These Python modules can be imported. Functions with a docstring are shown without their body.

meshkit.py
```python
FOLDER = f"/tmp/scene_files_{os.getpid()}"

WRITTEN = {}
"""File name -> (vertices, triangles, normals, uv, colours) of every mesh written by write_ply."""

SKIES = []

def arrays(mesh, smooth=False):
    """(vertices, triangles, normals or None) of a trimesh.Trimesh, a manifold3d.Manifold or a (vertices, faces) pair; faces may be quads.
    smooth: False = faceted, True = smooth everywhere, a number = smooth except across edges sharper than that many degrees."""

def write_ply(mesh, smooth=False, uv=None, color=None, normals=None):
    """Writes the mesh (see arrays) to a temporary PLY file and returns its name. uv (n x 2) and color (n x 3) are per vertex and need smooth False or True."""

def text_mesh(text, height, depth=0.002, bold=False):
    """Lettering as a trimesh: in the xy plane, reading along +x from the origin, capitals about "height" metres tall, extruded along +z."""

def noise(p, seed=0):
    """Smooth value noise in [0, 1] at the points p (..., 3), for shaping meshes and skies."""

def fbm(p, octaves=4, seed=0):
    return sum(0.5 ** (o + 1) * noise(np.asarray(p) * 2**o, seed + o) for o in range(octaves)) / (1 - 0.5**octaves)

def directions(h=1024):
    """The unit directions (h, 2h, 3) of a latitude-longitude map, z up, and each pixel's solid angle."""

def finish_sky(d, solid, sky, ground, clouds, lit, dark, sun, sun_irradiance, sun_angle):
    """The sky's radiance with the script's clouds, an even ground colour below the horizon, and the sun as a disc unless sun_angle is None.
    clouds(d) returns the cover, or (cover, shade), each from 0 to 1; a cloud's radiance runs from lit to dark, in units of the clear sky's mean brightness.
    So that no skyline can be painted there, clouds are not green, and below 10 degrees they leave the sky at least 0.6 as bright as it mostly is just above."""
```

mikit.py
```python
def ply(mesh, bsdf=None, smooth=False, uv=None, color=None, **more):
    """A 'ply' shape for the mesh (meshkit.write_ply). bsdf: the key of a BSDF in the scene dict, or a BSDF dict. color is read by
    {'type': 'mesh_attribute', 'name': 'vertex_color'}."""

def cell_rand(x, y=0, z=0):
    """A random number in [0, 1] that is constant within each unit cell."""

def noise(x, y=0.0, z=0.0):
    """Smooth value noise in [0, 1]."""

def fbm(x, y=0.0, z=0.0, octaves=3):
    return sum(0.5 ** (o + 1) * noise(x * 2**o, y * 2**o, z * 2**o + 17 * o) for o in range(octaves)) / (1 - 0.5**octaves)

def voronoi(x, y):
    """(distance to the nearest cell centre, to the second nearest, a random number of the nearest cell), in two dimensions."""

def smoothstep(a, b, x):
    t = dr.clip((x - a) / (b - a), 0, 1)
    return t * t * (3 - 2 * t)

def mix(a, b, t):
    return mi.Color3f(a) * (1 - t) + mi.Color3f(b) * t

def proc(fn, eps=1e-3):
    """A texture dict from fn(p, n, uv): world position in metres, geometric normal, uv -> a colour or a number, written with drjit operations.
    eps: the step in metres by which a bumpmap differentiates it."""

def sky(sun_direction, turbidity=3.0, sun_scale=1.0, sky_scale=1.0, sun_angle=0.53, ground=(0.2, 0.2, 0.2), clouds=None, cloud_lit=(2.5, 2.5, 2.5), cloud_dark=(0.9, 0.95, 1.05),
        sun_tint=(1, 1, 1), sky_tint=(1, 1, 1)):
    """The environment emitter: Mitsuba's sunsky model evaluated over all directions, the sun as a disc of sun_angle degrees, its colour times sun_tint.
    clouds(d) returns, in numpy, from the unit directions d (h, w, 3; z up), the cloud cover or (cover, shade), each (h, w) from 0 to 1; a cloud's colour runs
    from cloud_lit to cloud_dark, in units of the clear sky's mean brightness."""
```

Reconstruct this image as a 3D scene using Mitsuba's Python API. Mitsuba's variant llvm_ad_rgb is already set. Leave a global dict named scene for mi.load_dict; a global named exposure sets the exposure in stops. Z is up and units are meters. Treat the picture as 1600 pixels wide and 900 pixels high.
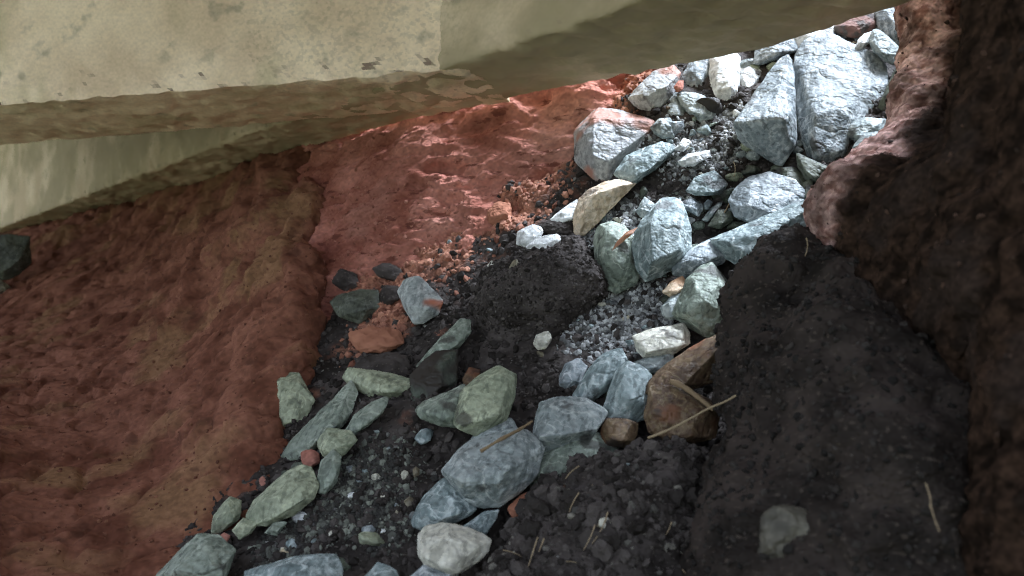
import math
import numpy as np, trimesh, shapely, drjit as dr
import manifold3d as m3
import mitsuba as mi, mikit, meshkit
from scipy.interpolate import RBFInterpolator
from mikit import noise, fbm, smoothstep, mix, proc

T = mi.ScalarTransform4f
scene, labels = {}, {}

# ---------------------------------------------------------------- camera, sky, exposure
scene['camera'] = {'type': 'thinlens', 'fov': 60.0, 'fov_axis': 'x', 'near_clip': 0.05, 'far_clip': 400.0,
                   'aperture_radius': 0.0055, 'focus_distance': 2.45, 
                   'to_world': T().look_at(origin=[0, 0, 1.0], target=[0, 1, 1.0361], up=[0, 0, 1])}
scene['sky'] = mikit.sky((0.42, 0.04, 0.90), turbidity=3, sun_scale=0.3, sun_angle=22, clouds=lambda d: 1.0,
                         cloud_lit=(0.33, 0.38, 0.455), sun_tint=(0.70, 0.94, 1.38))
exposure = 5.0

# ---------------------------------------------------------------- helpers
def tag(key, label=None, cat=None, group=None, kind=None):
    e = {}
    if label: e['label'] = label
    if cat: e['category'] = cat
    if group: e['group'] = group
    if kind: e['kind'] = kind
    labels[key] = e


def numbered(name):
    if name not in scene: return name
    k = 1
    while f'{name}_{k:03d}' in scene: k += 1
    return f'{name}_{k:03d}'


def vnormals(v, f):
    n = np.zeros_like(v)
    fn = np.cross(v[f[:, 1]] - v[f[:, 0]], v[f[:, 2]] - v[f[:, 0]])
    for k in range(3): np.add.at(n, f[:, k], fn)
    return n / np.maximum(np.linalg.norm(n, axis=1, keepdims=True), 1e-12)


def hull(points):
    mm = m3.Manifold.hull_points(np.ascontiguousarray(points, dtype=np.float64)).to_mesh()
    return trimesh.Trimesh(mm.vert_properties[:, :3], mm.tri_verts, process=True)


def ridged(p, octaves=3, seed=0):
    return 1 - np.abs(2 * meshkit.fbm(p, octaves, seed) - 1)


# ---------------------------------------------------------------- materials (base colours; light painted on the earth bank rim)
def P3(p, s, o=0.0):
    # turned off the axes, so that the noise lattice shows on no face
    return ((0.75 * p.x + 0.53 * p.y - 0.40 * p.z) * s + o, (-0.63 * p.x + 0.75 * p.y - 0.19 * p.z) * s + o * 1.7, (0.20 * p.x + 0.395 * p.y + 0.897 * p.z) * s - o)


def grain(p, s, o):       # foliation: fine streaks along one direction
    x, y, z = P3(p, 1.0)
    return fbm(x * s + o, y * s * 0.9, z * s * 0.16, 3)


def rock_bump(p, n, uv):
    return 0.8 * grain(p, 130.0, 4.0) + fbm(*P3(p, 55.0), 3) + 0.5 * fbm(*P3(p, 210.0, 3.1), 2) - 0.5 * smoothstep(0.06, 0.0, dr.abs(fbm(*P3(p, 16.0, 9.0), 3) - 0.5))


def principled(color, rough=0.75, spec=0.3):
    return {'type': 'principled', 'base_color': proc(color), 'roughness': rough, 'specular': spec}


def bumped(inner, fn, scale, eps=1e-3):
    return {'type': 'twosided', 'bsdf': {'type': 'bumpmap', 'arbitrary': proc(fn, eps), 'scale': scale, 'bsdf': inner}}


def rock_material(key, base, dark, vein, vein_amount=0.8, stain=None, stain_at=0.6, rough=0.62):
    def color(p, n, uv):
        a = smoothstep(0.25, 0.75, 0.75 * fbm(*P3(p, 8.0, 2.0), 5) + 0.25 * fbm(*P3(p, 70.0, 2.0), 2))
        c = mix(dark, base, a)
        v1 = 0.8 * smoothstep(0.016, 0.0, dr.abs(fbm(*P3(p, 7.0, 5.0), 4) - 0.5))
        v2 = smoothstep(0.05, 0.0, dr.abs(fbm(*P3(p, 34.0, 7.0), 2) - 0.5)) * smoothstep(0.45, 0.65, noise(*P3(p, 9.0, 1.0)))
        c = mix(c, vein, vein_amount * dr.maximum(v1, 0.7 * v2))
        gr = grain(p, 110.0, 1.0)
        c = mix(c, vein, 0.6 * vein_amount * smoothstep(0.54, 0.66, gr) * smoothstep(0.35, 0.6, fbm(*P3(p, 15.0, 13.0), 2)))
        c = mix(c, mi.Color3f(dark) * 0.6, 0.6 * smoothstep(0.46, 0.34, gr))
        v3 = smoothstep(0.07, 0.0, dr.abs(fbm(*P3(p, 62.0, 11.0), 2) - 0.5)) * smoothstep(0.42, 0.62, fbm(*P3(p, 13.0, 3.0), 2))
        c = mix(c, vein, 0.35 * vein_amount * v3)
        c = c * (0.80 + 0.40 * smoothstep(0.2, 0.8, fbm(*P3(p, 110.0, 6.0), 3)))
        if stain is not None:
            c = mix(c, stain, smoothstep(stain_at, stain_at + 0.12, fbm(*P3(p, 9.0, 4.0), 3)))
        d = smoothstep(0.62, 0.74, fbm(*P3(p, 15.0, 8.0), 5))
        return mix(c, (0.035, 0.028, 0.026), 0.75 * d)
    scene[key] = bumped(principled(color, rough, 0.45), rock_bump, 0.0045)


rock_material('m_pale', (0.33, 0.36, 0.375), (0.13, 0.155, 0.17), (0.58, 0.60, 0.61))
rock_material('m_white', (0.74, 0.74, 0.73), (0.58, 0.59, 0.59), (0.84, 0.84, 0.84), 0.5)
rock_material('m_grey', (0.31, 0.34, 0.34), (0.17, 0.20, 0.20), (0.52, 0.54, 0.52), 0.7)
rock_material('m_blue', (0.28, 0.33, 0.33), (0.13, 0.17, 0.175), (0.55, 0.60, 0.60), 0.75)
rock_material('m_green', (0.27, 0.305, 0.255), (0.13, 0.155, 0.125), (0.46, 0.50, 0.42), 0.6)
rock_material('m_ygreen', (0.36, 0.385, 0.275), (0.21, 0.235, 0.165), (0.52, 0.54, 0.38), 0.6)
rock_material('m_dark', (0.10, 0.11, 0.08), (0.05, 0.055, 0.045), (0.20, 0.21, 0.18), 0.4)
rock_material('m_cwhite', (0.60, 0.57, 0.49), (0.42, 0.40, 0.33), (0.72, 0.70, 0.64), 0.5, (0.50, 0.38, 0.22), 0.62)
rock_material('m_cream', (0.62, 0.52, 0.40), (0.46, 0.32, 0.20), (0.70, 0.64, 0.55), 0.4, (0.50, 0.29, 0.17), 0.55)
rock_material('m_brown', (0.15, 0.095, 0.054), (0.08, 0.045, 0.027), (0.30, 0.23, 0.13), 0.4, (0.17, 0.07, 0.035), 0.55)
rock_material('m_tan', (0.27, 0.24, 0.17), (0.15, 0.12, 0.08), (0.36, 0.33, 0.26), 0.4)
rock_material('m_rotten', (0.10, 0.088, 0.066), (0.04, 0.034, 0.026), (0.15, 0.135, 0.11), 0.4, (0.03, 0.025, 0.02), 0.55)
rock_material('m_clayed', (0.36, 0.37, 0.37), (0.24, 0.24, 0.25), (0.50, 0.50, 0.50), 0.5, (0.34, 0.17, 0.13), 0.54)
rock_material('m_stained', (0.40, 0.42, 0.41), (0.25, 0.28, 0.28), (0.60, 0.60, 0.58), 0.6, (0.40, 0.13, 0.07), 0.60)
rock_material('m_soilrock', (0.10, 0.12, 0.09), (0.045, 0.05, 0.04), (0.24, 0.27, 0.23), 0.3, (0.03, 0.024, 0.02), 0.5)


def soil_bump(p, n, uv):
    return fbm(*P3(p, 60.0), 3) + 0.7 * fbm(*P3(p, 170.0, 2.0), 2)


def soil_color(p):
    c = mix((0.016, 0.012, 0.010), (0.070, 0.057, 0.053), smoothstep(0.25, 0.75, fbm(*P3(p, 13.0), 5)))
    c = mix(c, (0.10, 0.085, 0.075), 0.8 * smoothstep(0.72, 0.86, noise(*P3(p, 130.0))))
    return mix(c, (0.26, 0.26, 0.25), 0.5 * smoothstep(0.93, 0.98, noise(*P3(p, 95.0, 3.0))))


def clay_color(p):
    c = mix((0.26, 0.092, 0.066), (0.47, 0.200, 0.155), smoothstep(0.3, 0.7, fbm(*P3(p, 7.0, 1.0), 4)))
    c = mix(c, (0.50, 0.265, 0.215), 0.6 * smoothstep(0.5, 0.75, fbm(*P3(p, 3.1, 6.0), 3)))
    return c * (0.75 + 0.5 * noise(*P3(p, 120.0)))


GRAVEL = [[0.303,2.538,1.294,0.082,1.0],[0.237,2.525,1.228,0.064,0.9],[0.605,2.604,1.539,0.075,1.0],[0.668,2.624,1.6,0.047,1.0],[0.543,2.582,1.478,0.075,1.0],[0.34,2.355,1.025,0.093,1.0],[0.217,2.321,0.967,0.092,0.7],[0.313,2.408,1.087,0.069,0.7],[-0.411,2.051,0.575,0.118,0.45],[-0.315,2.091,0.641,0.121,0.35],[-0.254,1.971,0.549,0.085,0.4],[0.456,2.616,1.513,0.076,0.8],[1.034,2.835,1.93,0.102,0.7],[0.33,2.287,0.951,0.05,0.7],[-0.497,1.989,0.503,0.072,0.5],[0.472,2.504,1.308,0.072,0.6]]
CLAY = [[-0.396,2.614,0.962,0.113,1.0],[-0.399,2.902,1.21,0.188,0.9],[-0.293,2.892,1.272,0.146,0.8],[-0.02,2.765,1.34,0.14,0.8],[-0.195,2.693,1.136,0.097,0.5],[0.12,2.767,1.421,0.12,0.6],[-0.351,2.702,1.058,0.078,0.7],[-0.215,2.966,1.343,0.15,1.0],[-0.543,2.895,1.104,0.125,0.8],[-0.195,2.465,0.965,0.036,0.5],[0.106,2.926,1.531,0.106,0.8],[0.333,2.857,1.706,0.124,0.8],[0.408,2.804,1.776,0.101,0.7],[-0.531,3.054,1.354,0.176,1.0]]
RUBBLE = [[0.557,2.644,1.595,0.076,1.0],[0.704,2.551,1.481,0.055,1.0],[0.877,2.567,1.578,0.111,1.0],[1.025,2.758,1.844,0.119,1.0],[1.192,2.77,1.888,0.08,1.0],[1.01,2.483,1.523,0.054,1.0],[0.744,2.501,1.399,0.072,1.0],[0.595,2.49,1.325,0.072,1.0],[0.51,2.432,1.193,0.07,1.0],[0.413,2.385,1.086,0.052,1.0],[0.546,2.293,1.0,0.066,1.0],[0.331,2.194,0.858,0.047,1.0],[0.169,2.132,0.786,0.062,1.0],[0.045,2.074,0.717,0.06,0.8],[-0.181,2.102,0.699,0.061,0.6],[-0.475,2.363,0.763,0.068,0.7],[-0.502,2.189,0.624,0.079,0.7],[-0.616,2.054,0.501,0.074,0.7],[-0.324,1.888,0.488,0.082,0.6],[0.406,2.544,1.35,0.055,0.8],[0.783,2.756,1.823,0.08,1.0],[0.307,2.64,1.479,0.057,0.6],[0.903,2.814,1.902,0.081,1.0]]
RIM_LIGHT = [[1.053,2.25,1.888,0.1,1.0],[1.02,2.22,1.712,0.1,1.0],[0.962,2.15,1.547,0.1,1.0],[0.899,2.08,1.415,0.09,1.0],[0.71,1.92,1.278,0.11,1.0],[0.79,1.98,1.345,0.1,1.0],[0.674,1.94,1.225,0.08,1.0]]  # zones where light along the bank edge is painted in
SEAM = [[-1.023,3.761,1.682],[-0.908,3.423,1.496],[-0.884,3.248,1.364],[-0.975,3.288,1.309],[-1.12,3.405,1.234],[-1.2,3.359,1.085],[-1.272,3.268,0.953]]
SEAM_ZONES = [[-1.023,3.761,1.682,0.06,1.0],[-0.908,3.423,1.496,0.06,1.0],[-0.884,3.248,1.364,0.06,1.0],[-0.975,3.288,1.309,0.06,1.0],[-1.12,3.405,1.234,0.06,1.0]]
PITS = [[-0.372,2.55,1.752,0.16,1.0],[-0.524,2.57,1.767,0.15,1.0],[-0.255,2.5,1.802,0.14,1.0],[-0.688,2.62,1.84,0.1,1.0]]


def zone(p, centres):
    t = mi.Float(0)
    for x, y, z, r, w in centres:
        d2 = dr.square(p.x - x) + dr.square(p.y - y) + dr.square(p.z - z)
        t += w * dr.exp(-d2 / (r * r))
    return t


def slope_color(p, n, uv):
    t = zone(p, CLAY) + 1.5 * (fbm(*P3(p, 12.0), 5) - 0.5)
    t = smoothstep(0.25, 0.95, t)
    orange = mix((0.22, 0.085, 0.055), (0.44, 0.20, 0.13), fbm(*P3(p, 22.0, 4.0), 3)) * (0.7 + 0.6 * noise(*P3(p, 140.0)))
    c = mix(soil_color(p), orange, t)
    g = smoothstep(0.3, 0.9, zone(p, GRAVEL))
    dots = smoothstep(0.45, 0.6, noise(*P3(p, 120.0, 7.0)))
    return mix(c, mix((0.06, 0.056, 0.056), (0.26, 0.26, 0.26), dots), 0.7 * g)


scene['m_slope'] = bumped(principled(slope_color, 0.8, 0.25), soil_bump, 0.006)
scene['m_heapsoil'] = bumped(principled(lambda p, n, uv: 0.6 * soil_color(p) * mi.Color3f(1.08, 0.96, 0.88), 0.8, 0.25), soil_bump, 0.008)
scene['m_soil'] = bumped(principled(lambda p, n, uv: soil_color(p), 0.8, 0.25), soil_bump, 0.006)
scene['m_redsoil'] = bumped(principled(lambda p, n, uv: mix(soil_color(p) * 2.0, (0.22, 0.12, 0.10), smoothstep(0.4, 0.6, fbm(*P3(p, 40.0), 3))), 0.8, 0.3), soil_bump, 0.006)


def wall_bump(p, n, uv):
    return fbm(p.x * 26.0, p.y * 26.0, p.z * 60.0, 4) + 0.5 * fbm(*P3(p, 150.0, 2.0), 2)


def pink_color(p, n, uv):
    c = clay_color(p)
    s = smoothstep(0.62, 0.75, fbm(p.x * 18.0, p.y * 18.0, p.z * 45.0, 4))
    return mix(c, (0.10, 0.03, 0.022), 0.7 * s)


scene['m_pinkclay'] = bumped(principled(pink_color, 1.0, 0.05), wall_bump, 0.011)


def bank_bump(p, n, uv):
    return fbm(*P3(p, 24.0), 4) + 0.5 * fbm(*P3(p, 120.0, 2.0), 3)


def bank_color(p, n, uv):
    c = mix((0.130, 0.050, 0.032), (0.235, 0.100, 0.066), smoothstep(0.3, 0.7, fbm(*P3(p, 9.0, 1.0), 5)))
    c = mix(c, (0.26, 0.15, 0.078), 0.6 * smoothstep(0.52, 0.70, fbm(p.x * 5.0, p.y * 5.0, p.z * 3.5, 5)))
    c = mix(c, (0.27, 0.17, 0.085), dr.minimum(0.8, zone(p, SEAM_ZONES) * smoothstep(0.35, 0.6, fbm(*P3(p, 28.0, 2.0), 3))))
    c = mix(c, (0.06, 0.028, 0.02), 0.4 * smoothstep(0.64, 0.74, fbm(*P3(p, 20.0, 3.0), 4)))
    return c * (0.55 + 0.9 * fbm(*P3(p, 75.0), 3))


scene['m_bankclay'] = bumped(principled(bank_color, 1.0, 0.05), bank_bump, 0.012)


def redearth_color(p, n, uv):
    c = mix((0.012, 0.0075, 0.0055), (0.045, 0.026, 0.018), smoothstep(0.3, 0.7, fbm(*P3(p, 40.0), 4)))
    r = smoothstep(0.25, 0.7, zone(p, RIM_LIGHT))
    c = mix(c, mix((0.22, 0.11, 0.09), (0.56, 0.36, 0.32), smoothstep(0.3, 0.7, fbm(*P3(p, 45.0, 2.0), 4))), r)  # pale pink stands in for light from the opening
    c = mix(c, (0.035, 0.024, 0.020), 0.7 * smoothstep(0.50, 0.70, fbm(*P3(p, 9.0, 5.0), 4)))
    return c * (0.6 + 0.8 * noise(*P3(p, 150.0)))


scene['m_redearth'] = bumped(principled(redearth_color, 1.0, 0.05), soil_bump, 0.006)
scene['m_clay'] = bumped(principled(lambda p, n, uv: clay_color(p), 0.85, 0.2), soil_bump, 0.004)
scene['m_orange'] = bumped(principled(lambda p, n, uv: mix((0.24, 0.09, 0.055), (0.46, 0.21, 0.135), fbm(*P3(p, 25.0), 3)), 0.85, 0.2), soil_bump, 0.005)


def concrete_bump(p, n, uv):
    return fbm(*P3(p, 14.0), 4) + 0.35 * fbm(*P3(p, 90.0), 3)


def concrete_color(p, n, uv):
    c = mix((0.64, 0.48, 0.325), (0.86, 0.685, 0.49), smoothstep(0.25, 0.75, fbm(*P3(p, 5.0), 4)))
    c = mix(c, (0.42, 0.36, 0.20), 0.5 * smoothstep(0.45, 0.7, fbm(p.x * 7.0, p.y * 7.0, p.z * 2.6, 4)))
    c = mix(c, (0.30, 0.26, 0.18), 0.6 * smoothstep(0.62, 0.8, fbm(*P3(p, 15.0, 2.0), 5)))
    pit = zone(p, PITS) * smoothstep(0.52, 0.74, fbm(*P3(p, 75.0, 12.0), 4))
    c = mix(c, (0.22, 0.185, 0.125), dr.minimum(0.2, pit))
    return c * (0.86 + 0.28 * fbm(*P3(p, 130.0), 2))


def old_concrete(p, n, uv):
    c = concrete_color(p, n, uv)
    return mix(c, (0.32, 0.26, 0.155), 0.45 + 0.4 * smoothstep(0.35, 0.65, fbm(*P3(p, 5.0, 3.0), 5)))


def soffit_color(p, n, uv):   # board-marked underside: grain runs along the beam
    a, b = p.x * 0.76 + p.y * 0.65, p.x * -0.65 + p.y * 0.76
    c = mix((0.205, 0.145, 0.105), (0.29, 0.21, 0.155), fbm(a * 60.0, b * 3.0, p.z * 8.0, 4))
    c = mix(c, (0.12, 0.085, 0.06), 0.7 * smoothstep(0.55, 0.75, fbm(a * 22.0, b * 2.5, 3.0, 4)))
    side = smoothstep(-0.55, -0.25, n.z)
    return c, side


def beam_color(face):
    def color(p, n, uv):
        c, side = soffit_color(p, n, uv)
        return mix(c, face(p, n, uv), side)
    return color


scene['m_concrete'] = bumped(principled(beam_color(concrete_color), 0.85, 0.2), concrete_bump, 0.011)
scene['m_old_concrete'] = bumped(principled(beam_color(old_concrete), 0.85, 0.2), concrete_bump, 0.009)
scene['m_straw'] = {'type': 'twosided', 'bsdf': {'type': 'principled', 'base_color': {'type': 'rgb', 'value': [0.27, 0.20, 0.125]}, 'roughness': 0.7}}
scene['m_twig'] = {'type': 'twosided', 'bsdf': {'type': 'principled', 'base_color': {'type': 'rgb', 'value': [0.22, 0.15, 0.085]}, 'roughness': 0.75}}
scene['m_leaf'] = {'type': 'twosided', 'bsdf': {'type': 'principled', 'base_color': {'type': 'rgb', 'value': [0.36, 0.17, 0.10]}, 'roughness': 0.6}}
scene['m_grass'] = {'type': 'principledthin', 'base_color': {'type': 'rgb', 'value': [0.12, 0.36, 0.08]}, 'roughness': 0.5, 'diff_trans': 0.6}
scene['m_turf'] = {'type': 'twosided', 'bsdf': principled(lambda p, n, uv: mix((0.14, 0.14, 0.10), (0.18, 0.19, 0.12), fbm(*P3(p, 3.0), 3)), 0.9, 0.1)}


# ---------------------------------------------------------------- earth surfaces
def sheet(points, n, res, relief):
    """An earth face through the surveyed points, as relief over the plane with normal n."""
    P = np.array(points, float)
    n = np.array(n, float); n /= np.linalg.norm(n)
    e1 = np.cross([0, 0, 1.0], n); e1 /= np.linalg.norm(e1)
    e2 = np.cross(n, e1)
    q = np.c_[P @ e1, P @ e2]
    f = RBFInterpolator(q, P @ n, kernel='thin_plate_spline', smoothing=2e-4, neighbors=60)
    lo, hi = q.min(0), q.max(0)
    a, b = np.meshgrid(np.arange(lo[0], hi[0], res), np.arange(lo[1], hi[1], res), indexing='ij')
    g = np.c_[a.ravel(), b.ravel()]
    hull = shapely.MultiPoint(q).convex_hull.buffer(-res)
    inside = shapely.contains_xy(hull, g[:, 0], g[:, 1])
    # smooth coarse lattice, then bilinear to the fine one
    from scipy.interpolate import RegularGridInterpolator
    ca, cb = np.arange(lo[0], hi[0] + 0.03, 0.03), np.arange(lo[1], hi[1] + 0.03, 0.03)
    cg = np.stack(np.meshgrid(ca, cb, indexing='ij'), -1).reshape(-1, 2)
    h = RegularGridInterpolator((ca, cb), f(cg).reshape(len(ca), len(cb)), bounds_error=False, fill_value=None)(g)
    v = g[:, :1] * e1 + g[:, 1:] * e2 + h[:, None] * n
    na, nb = a.shape
    i = np.arange(na * nb).reshape(na, nb)
    quads = np.stack([i[:-1, :-1], i[1:, :-1], i[1:, 1:], i[:-1, 1:]], -1).reshape(-1, 4)
    quads = quads[inside[quads].all(1)]
    tri = np.vstack([quads[:, [0, 1, 2]], quads[:, [0, 2, 3]]])
    v = v + vnormals(v, tri) * relief(v, g)[:, None]
    m = trimesh.Trimesh(v, tri, process=False)
    m.remove_unreferenced_vertices()
    return m


def near(c, centres):
    t = np.zeros(len(c))
    for x, y, z, r, w in centres:
        t += w * np.exp(-((c - [x, y, z]) ** 2).sum(1) / (r * r))
    return t


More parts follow.
